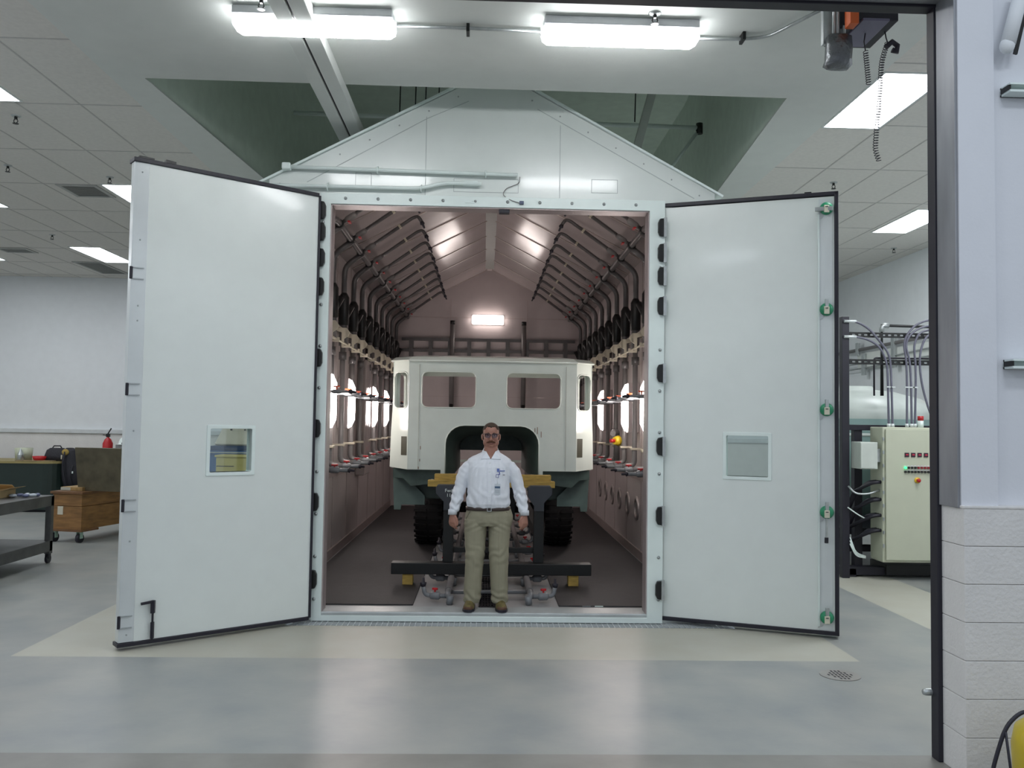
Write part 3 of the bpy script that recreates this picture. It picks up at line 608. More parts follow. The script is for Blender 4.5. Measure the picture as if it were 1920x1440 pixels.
# ------------------------------------------------------------------ truck cab shell
M_cab = mat('cab_cream_paint', (.60, .66, .60), .16, var=.05, scale=3, bump=.35, bscale=2.6, coat=.5)
M_grn = mat('cab_green_primer', (.055, .085, .072), .45, var=.25, scale=6)
M_grn2 = mat('cab_light_green', (.10, .15, .135), .45, var=.15)
XC = .09
t = thing('truck_cab', 'cream truck cab shell with open windows mounted inside the chamber', 'truck cab', (XC, 2.1, 1.25))
def mirror(pts): return [(-x, z) for x, z in reversed(pts)]
half = [(.55, 1.215), (.99, 1.255), (.99, 2.535), (0, 2.545)]
arch = [(.55, 1.215), (.55, 1.55)]+[(.55-.22+.22*math.cos(a*PI/12), 1.57+.22*math.sin(a*PI/12)) for a in range(7)]
outer = [(-.99, 1.255), (-.60, 1.25), (-.60, 1.215)]+mirror(arch[::-1])+list(reversed(arch[::1]))[0:0]
outer = [(-.99, 1.265), (-.60, 1.265), (-.60, 1.205)]+[(-x, z) for x, z in arch]+[(x, z) for x, z in reversed(arch)]+[(.60, 1.205), (.60, 1.265), (.99, 1.265), (.99, 2.54), (-.99, 2.54)]
wins = [rrect(-.835, 1.995, -.20, 2.415, .07), rrect(.16, 1.995, .80, 2.415, .07)]
rp = obj('rear_panel', MB().plate(outer, wins, (XC, 2.1, 0), (1, 0, 0), (0, 0, 1), (0, .03, 0)), M_cab, t)
wr = MB()
for w in wins+[[(x, z) for x, z in arch]+[(-x, z) for x, z in reversed(arch)]]:
    c = w if w is not wins else w; pts = [(XC+x, 2.098, z) for x, z in w]; 
    if len(w) > 20: pts.append(pts[0])
    wr.tube(pts, .007, 6)
obj('opening_lip', wr, M_cab, rp)
sl = MB()
for s in (-1, 1): sl.box(XC+s*.88-.035 if s > 0 else XC-.99+.04, XC+s*.88+.035 if s > 0 else XC-.99+.11, 2.094, 2.1, 1.43, 1.64)

sm = MB()
for s in (-1, 1): sm.box(XC+s*.865-.002, XC+s*.865+.002, 2.097, 2.1, 1.27, 2.5)
obj('panel_seam', sm, mat('cab_seam', (.32, .33, .27), .5), rp)
rust = MB()
for x, z, h in ((.50, 1.72, .05), (.53, 1.70, .08), (.575, 1.66, .07), (-.84, 1.5, .04), (-.845, 1.36, .03), (-.86, 1.27, .03)): rust.box(XC+x-.003, XC+x+.004, 2.0965, 2.1, z, z+h)
obj('rust_marks', rust, mat('rust', (.16, .07, .03), .8), rp)
LEN = 2.2
for s in (-1, 1):
    side = 'left' if s < 0 else 'right'
    # corner panel with its own window, turning toward the side
    a, b = V((XC+s*.99, 2.1, 0)), V((XC+s*1.19, 2.26, 0)); e = (b-a); L_ = e.length; e = e/L_
    corner = [(0, 1.265), (L_+.03, 1.285), (L_+.02, 1.7), (L_, 2.0), (L_-.02, 2.54), (0, 2.54)]
    cw = rrect(.015, 1.98, L_-.03, 2.41, .06)
    nn = V((-s*e.y, s*e.x, 0)) if False else V((0, 0, 1)).cross(e)*(-s)
    obj('corner_panel', MB().plate(corner, [cw], a, e, (0, 0, 1), -nn.normalized()*.03*(-1 if s < 0 else -1)*-1), M_cab, t)
    obj('vent_slot', MB().plate([(.015, 1.43), (.105, 1.43), (.105, 1.65), (.015, 1.65)], [], a+V((0, -.004, 0)), e, (0, 0, 1), (0, .006, 0)), mat('slot_dark', (.05, .05, .03), .5), t)
    sw_ = MB(); sw_.tube([a+e*u+V((0, 0, z)) for u, z in cw+[cw[0]]], .009, 6); obj('window_lip', sw_, M_cab, t)
    door_hole = rrect(.35, 1.45, 1.35, 2.43, .08)
    sp = [(0, 1.275), (LEN-.35, 1.275), (LEN-.35, 2.54), (0, 2.54)]
    obj('side_panel', MB().plate(sp, [door_hole], (b.x, b.y, 0), (0, 1, 0), (0, 0, 1), (-s*.03, 0, 0)), M_cab, t)
    obj('door_post', MB().box(*sorted((b.x-s*.02, b.x-s*.07)), 2.36, 2.46, 1.3, 2.52), M_cab, t)
fr_ = [(-1.15, 1.265), (1.15, 1.265), (1.15, 2.54), (-1.15, 2.54)]
obj('front_panel', MB().plate(fr_, [rrect(-1.02, 1.86, 1.02, 2.47, .08), rrect(-.52, 1.3, .52, 1.62, .05)], (XC, 4.15, 0), (1, 0, 0), (0, 0, 1), (0, .03, 0)), M_cab, t)
r_ = MB(); 
def rr(inset, z, y0=2.06): 
    return [(XC-1.0+inset, y0+inset, z), (XC+1.0-inset, y0+inset, z), (XC+1.22-inset, y0+.20+inset, z), (XC+1.22-inset, 4.2-inset, z), (XC-1.22+inset, 4.2-inset, z), (XC-1.22+inset, y0+.20+inset, z)]
r_.loft([rr(0, 2.535), rr(0, 2.55), rr(.05, 2.59), rr(.09, 2.60), rr(.2, 2.62)], smooth=False)
obj('roof', r_, M_cab, t, bevel=.012)
# engine tunnel lining
ar = [(x, z) for x, z in arch]+[(-x, z) for x, z in reversed(arch)]
def sc(k, y, dz=0): return [(XC+x*k, y, (z-1.215)*k+1.215+dz) for x, z in ar]
tn = MB(); A_, B_, C_ = sc(.997, 2.13), sc(.80, 2.45), sc(.76, 3.8)
n_ = len(ar)
for P_, Q_ in ((A_, B_), (B_, C_)): tn.add(P_+Q_, [(i, i+1, n_+i+1, n_+i) for i in range(n_-1)], True)
obj('engine_tunnel', tn, M_grn, t)
obj('tunnel_bulkhead', MB().plate([(-.42, 1.45), (.42, 1.45), (.42, 1.68), (-.42, 1.68)], [], (XC, 3.7, 0), (1, 0, 0), (0, 0, 1), (0, .03, 0)), M_grn, t)
for s in (-1, 1):
    u = [(s*.60, 1.265), (s*1.17, 1.27), (s*1.17, 1.16), (s*1.05, 1.15), (s*.96, 1.06), (s*.62, 1.10)]
    obj('under_skirt', MB().plate(u, [], (XC, 2.25, 0), (1, 0, 0), (0, 0, 1), (0, 1.6, 0)), M_grn, t, bevel=.006)
    u = [(s*1.19, 1.2), (s*1.17, .76), (s*1.09, .76), (s*1.08, .82), (s*.80, .82), (s*.80, .93), (s*1.02, 1.15)]
    obj('mud_flap_panel', MB().plate(u, [], (XC, 2.45, 0), (1, 0, 0), (0, 0, 1), (0, .03, 0)), M_grn2, t, bevel=.004)
    obj('foot_well', MB().box(*sorted((XC+s*.60, XC+s*1.0)), 2.6, 3.7, .88, 1.15), M_grn, t, bevel=.02)
    obj('support_bracket', MB().plate([(s*.42, 1.20), (s*.50, 1.20), (s*.50, 1.10), (s*.42, 1.02)], [], (XC, 2.2, 0), (1, 0, 0), (0, 0, 1), (0, .03, 0)), M_grn, t)
    obj('lamp_bulb', MB().ell((XC+s*.70, 2.2, 1.115), (.04, .03, .035)), M_frame, t)
obj('chassis_beam', MB().box(-.62, -.45, 2.3, 5.4, 1.02, 1.14).box(.63, .80, 2.3, 5.4, 1.02, 1.14), M_dark, t, bevel=.004)
# ------------------------------------------------------------------ operator and cords hanging by the opening
t = thing('door_operator', 'dark door operator box with an orange unit hanging under the lintel', 'door operator', (2.35, -2.55, 4.4))
obj('housing', MB().box(2.25, 2.57, -2.75, -2.35, 4.40, 4.62), M_black, t, bevel=.006)
obj('base_plate', MB().box(2.33, 2.50, -2.78, -2.40, 4.385, 4.40), mat('violet_plate', (.14, .13, .2), .4), t, bevel=.003)
obj('orange_unit', MB().box(2.245, 2.30, -2.79, -2.70, 4.36, 4.50), mat('orange_unit', (.65, .12, .02), .4), t, bevel=.004)
obj('mount_plate', MB().box(2.14, 2.26, -2.62, -2.58, 4.30, ZC), M_steel, t, bevel=.003)
for x in (2.19, 2.215, 2.26): obj('flex_conduit', MB().cyl((x, -2.68, ZC-.05), (x, -2.66, 4.34), .009), M_trim, t)
bg = MB()
def bring(z, w, d, o=0): return [(2.225+o+w*a, -2.66+d*b, z) for a, b in ((-1, -.5), (-.5, -1), (.5, -1), (1, -.5), (1, .5), (.5, 1), (-.5, 1), (-1, .5))]
bg.loft([bring(4.345, .055, .02), bring(4.33, .075, .045), bring(4.25, .078, .06), bring(4.18, .075, .07, -.005), bring(4.14, .085, .06, -.01), bring(4.115, .065, .02, -.01)])
tag(obj('wrapped_bag', bg, mat('silver_foil', (.17, .18, .19), .25, .7, bump=1, bscale=18)), 'crumpled silver grey bag tied under the door operator', 'bag')
def coil(pts, r, turns, name, label, extra=None):
    pts = fillet(pts, .05, 6); L = [0]
    for a, b in zip(pts, pts[1:]): L.append(L[-1]+(b-a).length)
    out = []; n = turns*9
    for i in range(n+1):
        s_ = L[-1]*i/n; k = max(j for j in range(len(L)) if L[j] <= s_+1e-9); k = min(k, len(pts)-2)
        p = pts[k].lerp(pts[k+1], (s_-L[k])/max(1e-9, L[k+1]-L[k])); d = (pts[k+1]-pts[k]).normalized()
        a = d.cross(V((0, 1, 0))).normalized() if abs(d.y) < .9 else V((1, 0, 0)); b = d.cross(a); an = 2*PI*i/9
        out.append(p+(a*math.cos(an)+b*math.sin(an))*r)
    mb = MB().tube(out, .0026, 5)
    if extra: mb.tube(extra, .004, 6)
    return tag(obj(name, mb, M_black), label, 'cord', 'coiled cords under the door operator')
coil([(2.425, -2.6, 4.27), (2.445, -2.6, 4.05)], .015, 14, 'coiled_cord', 'short black coiled cord hanging from the door operator', [(2.425, -2.6, 4.39), (2.415, -2.6, 4.33), (2.425, -2.6, 4.27)])
coil([(2.57, -2.6, 4.33), (2.53, -2.6, 4.2), (2.515, -2.6, 3.95), (2.495, -2.6, 3.75), (2.485, -2.6, 3.62), (2.51, -2.6, 3.55)], .015, 46, 'coiled_cord', 'long black coiled cord ending in a bunch in front of the large right ceiling panel',
     [(2.55, -2.6, 4.42), (2.56, -2.6, 4.36), (2.57, -2.6, 4.33)])
t = tag(obj('cord_bunch', MB().tube([(2.56, -2.6, 4.30), (2.60, -2.6, 4.335), (2.635, -2.6, 4.31), (2.63, -2.6, 4.27), (2.60, -2.6, 4.28)], .018, 8), M_black), 'knot of black cord looped beside the long coiled cord', 'cord')
t = tag(obj('post_knob', MB().lathe((2.525, -3.17, .357), [(0, -.045), (.015, -.045), (.02, -.03), (.02, 0)], 14, 'x'), M_steel), 'small round metal stop low on the black door post', 'door stop')
# front wall fittings
t = thing('wall_pipe', 'white slanting pipe end on the front wall at the top right corner', 'pipe', (2.85, -3.5, 4))
obj('pipe', MB().tube([(2.80, -3.5, 3.92), (2.88, -3.5, 4.22)], .038, 16).ell((2.795, -3.5, 3.91), (.038, .038, .045)), M_wall, t); obj('shadow_gap_strip', MB().bar((2.845, -3.49, 3.87), (2.93, -3.49, 4.22), .012, .02), M_dark, t)
for z, l in ((3.66, 'upper channel bracket on the front wall at the right edge'), (2.16, 'lower channel bracket on the front wall at the right edge')):
    t = thing('channel_bracket', l, 'bracket', (2.9, -3.45, z), 'channel brackets on the front wall')
    obj('channel', MB().box(2.81, 3.2, -3.50, -3.41, z, z+.012).box(2.81, 3.2, -3.50, -3.41, z+.04, z+.05).box(2.81, 3.2, -3.42, -3.41, z, z+.05), M_frame, t); obj('end_cap', MB().box(2.805, 2.82, -3.49, -3.42, z+.012, z+.04), M_dark, t)
t = thing('floor_vacuum', 'yellow drum vacuum with a black hose at the lower right corner', 'vacuum', (2.76, -4.0, 0))
obj('drum', MB().lathe((2.76, -4.0, 0), [(0, .06), (.22, .06), (.245, .10), (.255, .34), (.24, .42), (.18, .47), (0, .49)], 32), mat('yellow_drum', (.55, .42, .02), .35), t)
obj('wheel_base', MB().lathe((2.76, -4.0, 0), [(0, 0), (.20, 0), (.21, .06), (0, .06)], 24), M_black, t)
HP = [(2.27, .01), (2.29, .18), (2.316, .307), (2.341, .39), (2.374, .485), (2.424, .54), (2.47, .562), (2.60, .54), (2.70, .48)]
P3 = [V((x, -4.1 if i < 7 else -4.05, z)) for i, (x, z) in enumerate(HP)]
for _ in range(2): P3 = [P3[0]]+[q for a_, b_ in zip(P3, P3[1:]) for q in (a_*.75+b_*.25, a_*.25+b_*.75)]+[P3[-1]]
obj('hose', MB().tube(P3, .009, 8), M_black, t)
obj('hose', MB().tube([(2.24, -4.28, .012), (2.30, -4.27, .25), (2.42, -4.27, .44), (2.6, -4.2, .50)], .008, 8), M_black, t)
obj('cord', MB().tube([(2.372, -4.105, .47), (2.385, -4.12, .30), (2.40, -4.12, .012)], .006, 8), M_black, t)

# ------------------------------------------------------------------ left background
M_cart = mat('cart_steel', (.11, .11, .11), .4, .5, var=.2)
t = thing('metal_cart', 'dark grey two-shelf metal cart at the left edge', 'cart', (-5.73, 2.3, 0))
for z, nm in ((.84, 'top_shelf'), (.28, 'lower_shelf')):
    obj(nm, MB().box(-6.1, -5.37, 1.6, 2.95, z-.02, z).box(-5.38, -5.365, 1.6, 2.95, z-.13, z+.0).box(-6.1, -6.085, 1.6, 2.95, z-.13, z).box(-6.1, -5.365, 2.94, 2.955, z-.13, z), M_cart, t, bevel=.003)
for x, y in ((-5.40, 2.92), (-6.07, 2.92), (-5.40, 1.63), (-6.07, 1.63)):
    l = obj('leg', MB().box(x-.035, x+.035, y-.035, y+.035, .12, .83), M_cart, t, bevel=.003)
    obj('caster', MB().cyl((x-.015, y, .055), (x+.015, y, .055), .055, 20).box(x-.022, x+.022, y-.03, y+.03, .06, .14), M_black, l)
b = MB(); b.add([(-6.05, 2.35, .842), (-5.72, 2.35, .842), (-5.72, 2.72, .842), (-6.05, 2.72, .842), (-6.05, 2.35, .93), (-5.72, 2.35, .93), (-5.72, 2.72, .93), (-6.05, 2.72, .93)], [(0, 3, 2, 1), (0, 1, 5, 4), (1, 2, 6, 5), (2, 3, 7, 6), (3, 0, 4, 7)])
t = thing('cardboard_box', 'open tan cardboard box on the metal cart', 'box', (-5.9, 2.5, .842))
M_card = mat('cardboard', (.50, .36, .19), .8, var=.08)
obj('tray', b, M_card, t)
obj('flap', MB().loft([[(-6.05, 2.72, .93), (-5.72, 2.72, .93), (-5.70, 2.60, .985), (-6.02, 2.55, 1.0)], [(-6.05, 2.724, .934), (-5.72, 2.724, .934), (-5.70, 2.60, .989), (-6.02, 2.55, 1.004)]], smooth=False), M_card, t)
obj('flap', MB().loft([[(-5.72, 2.35, .93), (-5.72, 2.72, .93), (-5.62, 2.76, .96), (-5.62, 2.40, .96)], [(-5.72, 2.35, .934), (-5.72, 2.72, .934), (-5.62, 2.76, .964), (-5.62, 2.40, .964)]], smooth=False), M_card, t)
obj('paper', MB().loft([[(-5.98, 2.6, .94), (-5.86, 2.62, .94), (-5.9, 2.66, 1.06)], [(-5.98, 2.603, .94), (-5.86, 2.623, .94), (-5.9, 2.663, 1.06)]], smooth=False), mat('grey_paper', (.4, .42, .42), .6), t)
random.seed(3)
for i in range(6):
    x, y = -5.66+.05*i, 2.55+.07*(i % 3); x = min(x, -5.44)
    tag(obj('clear_packet', MB().ell((x, y, .865), (.05, .035, .022), 10, 6, Matrix.Rotation(i, 3, 'Z')), mat('blue_packet', (.12, .14, .24), .15) if i % 2 else mat('clear_packet', (.5, .55, .62), .1)),
        ('blue' if i % 2 else 'clear')+' shiny packet on the cart, '+('first', 'second', 'third', 'fourth', 'fifth', 'last')[i]+' from the cardboard box', 'packet', 'packets on the metal cart')
tag(obj('plastic_jug', MB().lathe((-5.80, 2.3, .282), [(0, 0), (.07, 0), (.08, .03), (.08, .13), (.06, .17), (.03, .18), (.03, .2), (0, .2)], 20), mat('milky_plastic', (.45, .5, .52), .3)), 'milky plastic jug on the lower shelf of the metal cart', 'jug')
tag(obj('blue_bag', MB().ell((-5.93, 2.05, .45), (.10, .12, .17), 14, 10), mat('blue_cloth', (.02, .04, .14), .6, bump=.4, bscale=12)), 'dark blue bag at the left edge on the lower cart shelf', 'bag')
# wooden crate on casters
M_crate = mat('crate_wood', (.23, .115, .035), .6, var=.3, scale=4, bump=.1, stretch=(1, 1, 5))
R_ = Matrix.Rotation(math.radians(-14), 4, 'Z'); R_.translation = V((-5.79, 4.62, 0))
def Q(x, y, z): return R_ @ V((x, y, z))
t = thing('wooden_crate', 'orange-brown wooden crate on black casters beside the left chamber door', 'crate', (-5.8, 4.8, 0))
obj('body', MB().box(-.52, 0, 0, 1.7, .19, .52, R_), M_crate, t, bevel=.004)
obj('upper_section', MB().box(-.50, -.012, .012, 1.7, .525, .72, R_), M_crate, t, bevel=.004)
obj('rim', MB().box(-.53, .01, -.01, 1.71, .70, .735, R_), mat('crate_rim', (.15, .07, .025), .6, var=.2), t, bevel=.003)
obj('base_skid', MB().box(-.54, .02, -.02, .35, .16, .19, R_).box(-.54, .02, 1.35, 1.72, .16, .19, R_), mat('crate_rim', (.15, .07, .025)), t, bevel=.003)
obj('paper_label', MB().box(-.40, -.31, -.004, 0, .40, .52, R_), mat('paper_label', (.55, .52, .42), .7), t)
for x, y in ((-.48, .05), (-.06, .05), (-.48, 1.6), (-.06, 1.6)):
    c = obj('caster', MB().tube([Q(x-.025, y, .065), Q(x+.025, y, .065)], .065, 22), M_black, t)
    obj('caster_fork', MB().box(x-.035, x-.028, y-.03, y+.03, .06, .16, R_).box(x+.028, x+.035, y-.03, y+.03, .06, .16, R_).box(x-.035, x+.035, y-.03, y+.03, .15, .16, R_), mat('mint_metal', (.35, .5, .42), .4), c)
R2 = R_ @ Matrix.Translation((-.20, .18, .738)) @ Matrix.Rotation(math.radians(9), 4, 'X')
b = MB().box(-.02, .74, 0, .03, 0, .64, R2)
tag(obj('steel_panel', b, mat('olive_panel', (.095, .082, .050), .5, .2, var=.35, scale=5), bevel=.003), 'tall olive-brown metal panel standing upright on the wooden crate', 'panel')
t = tag(obj('flat_carton', MB().box(-.46, -.10, .12, .55, .737, .79, R_), mat('ochre_carton', (.30, .19, .07), .7, var=.3, scale=12), bevel=.003), 'flat ochre carton lying on the front end of the wooden crate', 'carton')
obj('carton_end', MB().box(-.463, -.30, .117, .12, .742, .785, R_), mat('pale_label', (.42, .42, .36), .6), t)
# desk and bench along the wall
t = thing('green_desk', 'dark green metal desk with a rounded end against the left back wall', 'desk', (-9, 8.9, 0))
M_desk = mat('dark_green_paint', (.014, .026, .022), .35)
o_ = [(-10.6, 8.55), (-8.35, 8.55)]+[(-8.35+.3*math.sin(a*PI/12), 8.85-.3*math.cos(a*PI/12)) for a in range(1, 7)]+[(-8.05, 9.7), (-10.6, 9.7)]
obj('body', MB().plate(o_, [], (0, 0, .05), (1, 0, 0), (0, 1, 0), (0, 0, .87)), M_desk, t)
obj('desktop', MB().plate([(a-(.02 if a < -10 else -.02), b_-.02 if b_ < 9 else b_) for a, b_ in o_], [], (0, 0, .92), (1, 0, 0), (0, 1, 0), (0, 0, .04)), mat('desk_edge', (.28, .23, .09), .5), t)
obj('plinth', MB().box(-10.5, -8.3, 8.65, 9.6, 0, .05), M_black, t)
tag(obj('storage_tub', MB().lathe((-8.88, 8.85, .962), [(0, 0), (.14, 0), (.16, .24), (.155, .24), (.135, .01), (0, .01)], 24), mat('pale_green_plastic', (.45, .48, .36), .4)), 'pale translucent tub on the green desk behind the metal cone', 'tub')
t = tag(obj('metal_cone', MB().lathe((-8.84, 8.66, .962), [(0, 0), (.075, 0), (.05, .10), (.05, .115)], 20).lathe((-8.84, 8.66, .962), [(.06, .115), (.005, .24), (0, .25)], 20), M_steel), 'small shiny metal cone standing at the left on the green desk', 'cone')
tag(obj('red_bowl', MB().lathe((-8.52, 8.75, .962), [(0, 0), (.10, 0), (.135, .09), (.13, .09), (.095, .01), (0, .01)], 24), M_red), 'red bowl on the green desk', 'bowl')
tag(obj('open_book', MB().box(-8.9, -8.2, 8.58, 8.72, .962, .975), mat('magazine', (.30, .22, .12), .5, var=.5, scale=20), bevel=.003), 'flat papers along the front edge of the green desk', 'papers')
t = thing('tool_bag', 'black tool bag standing on the green desk', 'bag', (-8.25, 8.85, .962))
M_bag = mat('black_nylon', (.012, .012, .018), .7, bump=.3)
obj('bag_body', MB().loft([[(x, y, z) for x, y in rrect(-8.25-w, 8.85-.11*k, -8.25+w, 8.85+.11*k, .04, 3)] for z, w, k in ((.962, .19, 1), (1.06, .2, 1), (1.17, .17, .8), (1.21, .12, .5))]), M_bag, t)
obj('handle', MB().tube([(-8.34, 8.85, 1.2), (-8.31, 8.85, 1.25), (-8.19, 8.85, 1.25), (-8.16, 8.85, 1.2)], .012, 8), M_bag, t); obj('tag', MB().box(-8.12, -8.09, 8.735, 8.745, 1.0, 1.08), M_cream, t)
t = thing('backpack', 'black backpack with straps hanging off the right end of the green desk', 'backpack', (-7.9, 8.8, .6))
def bp(z, w, d, ox=0): return [(-7.88+ox+w*math.cos(a*PI/8), 8.75+d*math.sin(a*PI/8), z) for a in range(16)]
obj('pack', MB().loft([bp(.40, .04, .04, -.03), bp(.46, .13, .12, -.02), bp(.62, .2, .15), bp(.80, .22, .15), bp(.92, .18, .14, -.04), bp(1.02, .15, .13, -.06), bp(1.16, .14, .12, -.06), bp(1.22, .06, .06, -.08)]), M_bag, t)
obj('strap', MB().tube([(-7.98, 8.6, 1.15), (-8.0, 8.57, .9), (-7.95, 8.57, .6), (-7.9, 8.58, .45)], .016, 8).tube([(-7.82, 8.6, .9), (-7.86, 8.57, .7), (-7.8, 8.58, .5)], .013, 8), M_bag, t)
obj('yellow_cloth', MB().ell((-7.98, 8.62, 1.14), (.07, .03, .06), 12, 8), mat('tan_cloth', (.35, .25, .06), .8), t); obj('buckle', MB().box(-7.83, -7.81, 8.58, 8.6, .74, .78), M_frame, t)
t = thing('workbench', 'pale workbench by the back wall behind the wooden crate', 'bench', (-6.6, 9.3, 0))
obj('bench_top', MB().box(-7.62, -5.2, 8.7, 9.9, .93, .98), mat('bench_top', (.35, .34, .28), .5), t, bevel=.005)
obj('panel', MB().box(-7.55, -5.3, 8.95, 9.0, .0, .93), mat('bench_pale', (.5, .5, .46), .5), t)
for x in (-7.55, -5.3): obj('leg', MB().box(x-.04, x+.04, 8.75, 8.83, 0, .93), M_steel, t)
tag(obj('red_tool', MB().cyl((-7.7+.12, 8.76, 1.02), (-7.3, 8.80, 1.04), .035).box(-7.36, -7.28, 8.74, 8.84, .985, 1.07), mat('red_tool', (.5, .05, .02), .4)), 'orange-red tool lying on the workbench beside the panel', 'tool')
tag(obj('pry_bar', MB().cyl((-7.75, 8.69, .60), (-7.3, 8.69, .56), .014).cyl((-7.38, 8.69, .568), (-7.3, 8.69, .56), .025), mat('yellow_black', (.25, .25, .02), .5)), 'black bar with a yellow grip in front of the workbench', 'bar')
t = thing('fire_extinguisher', 'red fire extinguisher top showing above the olive panel', 'fire extinguisher', (-7.35, 9.2, .98))
obj('cylinder', MB().lathe((-7.42, 9.15, .982), [(0, 0), (.09, 0), (.095, .02), (.095, .32), (.06, .40), (.025, .43), (.025, .46), (0, .46)], 24), M_red, t)
obj('valve_head', MB().box(-7.45, -7.39, 9.12, 9.18, 1.43, 1.49).bar((-7.42, 9.13, 1.48), (-7.34, 9.1, 1.60), .02, .014).bar((-7.42, 9.13, 1.45), (-7.50, 9.1, 1.47), .02, .012), M_dark, t)
t = thing('hard_hat', 'white hard hat with a dark opening above the olive panel', 'helmet', (-7.05, 9.1, 1.2))
obj('shell', MB().lathe((-7.05, 9.1, 1.29), [(.13, 0), (.128, .05), (.10, .11), (.05, .145), (0, .155)], 24).lathe((-7.05, 9.1, 1.29), [(.13, 0), (.155, -.005), (.155, .005), (.13, .01)], 24), M_frame, t)
obj('liner', MB().lathe((-6.99, 9.0, 1.30), [(.0, .08), (.08, .05), (.10, 0), (0, 0)], 20), M_black, t)
tag(obj('grey_stand', MB().box(-7.2, -6.88, 8.98, 9.25, .982, 1.285), mat('grey_case', (.2, .2, .2), .5), bevel=.01), 'grey case on the workbench carrying the hard hat', 'case')
# things seen through the left door window
t = thing('blue_cabinet', 'blue cabinet seen through the left door window', 'cabinet', (-4.2, 6.8, 0))
M_blue = mat('blue_enamel', (.045, .13, .32), .4)
obj('body', MB().box(-4.60, -3.4, 6.5, 7.3, .08, 1.30), M_blue, t, bevel=.006); obj('top_edge', MB().box(-4.57, -3.37, 6.48, 7.3, 1.30, 1.37), mat('dark_blue', (.02, .05, .13), .4), t, bevel=.004)
obj('shelf_rail', MB().bar((-4.64, 6.46, 1.26), (-3.5, 6.46, 1.26), .02, .02), M_steel, t); obj('plinth', MB().box(-4.55, -3.5, 6.6, 7.2, 0, .08), M_black, t)
t = thing('beige_machine', 'beige sloped machine on top of the blue cabinet', 'machine', (-4.2, 6.8, 1.37))
obj('body', MB().loft([[(x, y, 1.372) for x, y in ((-4.50, 6.55), (-3.5, 6.55), (-3.5, 7.2), (-4.50, 7.2))], [(x, y, 1.40) for x, y in ((-4.52, 6.53), (-3.48, 6.53), (-3.48, 7.2), (-4.52, 7.2))], [(x, y, 1.72) for x, y in ((-4.42, 6.7), (-3.5, 6.7), (-3.5, 7.2), (-4.42, 7.2))]], smooth=False), mat('beige_enamel', (.55, .50, .40), .4), t, bevel=.008)
for x in (-4.28, -4.05): obj('knob', MB().cyl((x, 6.66, 1.64), (x, 6.62, 1.64), .014), M_black, t)
t = thing('yellow_bin', 'pale yellow bin in front of the blue cabinet', 'bin', (-4.1, 6.2, 0))
obj('body', MB().box(-4.34, -3.6, 6.05, 6.44, .0, 1.20), mat('pale_yellow', (.55, .46, .16), .5), t, bevel=.01); obj('slot', MB().box(-4.33, -4.05, 6.045, 6.05, 1.05, 1.062), M_black, t); obj('lid', MB().box(-4.36, -3.58, 6.03, 6.46, 1.20, 1.235), mat('pale_yellow', (.6, .5, .2), .5), t, bevel=.01)

# ------------------------------------------------------------------ right background
M_hose = mat('grey_hose', (.12, .12, .16), .45)
t = thing('equipment_frame', 'tall black steel frame with slotted channels behind the right chamber door', 'frame', (4.6, 2.5, 0))
for x0, x1, h in ((4.385, 4.475, 3.2), (6.5, 6.59, 3.2)): obj('post', MB().box(x0, x1, 2.40, 2.49, 0, h), M_black, t, bevel=.004)
for x0, x1 in ((4.63, 4.73), (6.3, 6.4)): obj('short_post', MB().box(x0, x1, 2.62, 2.72, 0, 1.86), M_black, t, bevel=.004)
for z in (2.98, 2.645):
    hs = [rrect(4.52+.075*k, z-.010, 4.56+.075*k, z+.010, .008, 2) for k in range(26)]
    obj('slotted_channel', MB().plate([(4.475, z-.032), (6.5, z-.032), (6.5, z+.032), (4.475, z+.032)], hs, (0, 2.42, 0), (1, 0, 0), (0, 0, 1), (0, .004, 0)), M_dark, t)
obj('middle_beam', MB().box(4.475, 6.5, 2.60, 2.68, 1.80, 1.87), M_black, t, bevel=.004)
obj('floor_beam', MB().box(4.4, 6.5, 2.50, 2.66, .02, .12).box(4.4, 6.5, 2.9, 3.0, .25, .33).box(4.5, 4.6, 2.5, 3.4, .0, .1), M_black, t, bevel=.004)
obj('tank_cradle', MB().box(4.5, 6.4, 2.8, 5.2, .48, .56).box(4.5, 4.58, 2.8, 2.9, 0, .5).box(4.5, 4.58, 5.1, 5.2, 0, .5), M_black, t, bevel=.004)
obj('shelf_tray', MB().box(4.95, 6.0, 2.45, 2.9, .03, .16), M_dark, t, bevel=.004)
t = thing('liquid_tank', 'big translucent white tank with a cone bottom behind the control cabinet', 'tank', (5.35, 4.1, .56))
M_tank = mat('tank_white', (.62, .68, .64), .35); M_tank2 = mat('tank_green', (.30, .44, .42), .35, var=.04)
obj('dome', MB().lathe((5.30, 4.1, 0), [(1.06, 1.95), (1.07, 2.02), (1.02, 2.12), (.85, 2.24), (.5, 2.34), (.25, 2.37), (.22, 2.42), (0, 2.42)], 48), M_tank, t)
obj('shell', MB().lathe((5.30, 4.1, 0), [(0, .56), (.25, .57), (.70, .95), (1.02, 1.25), (1.06, 1.35), (1.06, 1.95)], 48), M_tank2, t)
obj('hoop_band', MB().lathe((5.30, 4.1, 0), [(1.065, 1.72), (1.075, 1.73), (1.075, 1.75), (1.065, 1.76)], 48), M_tank, t)
t = thing('control_cabinet', 'cream control cabinet with red displays, lit buttons and an emergency stop', 'control cabinet', (5.3, 2.4, .22))
M_cabi = mat('cabinet_cream', (.52, .54, .42), .4, var=.02)
cb_ = obj('body', MB().box(4.80, 5.85, 2.225, 2.56, .22, 1.845), M_cabi, t, bevel=.012)
obj('cabinet_door', MB().box(4.83, 5.82, 2.20, 2.222, .25, 1.82), M_cabi, t, bevel=.006)
h = MB()
for k in range(9): h.box(4.80, 4.815, 2.205, 2.225, .4+.16*k, .44+.16*k)
obj('hinge_row', h, M_steel, t)
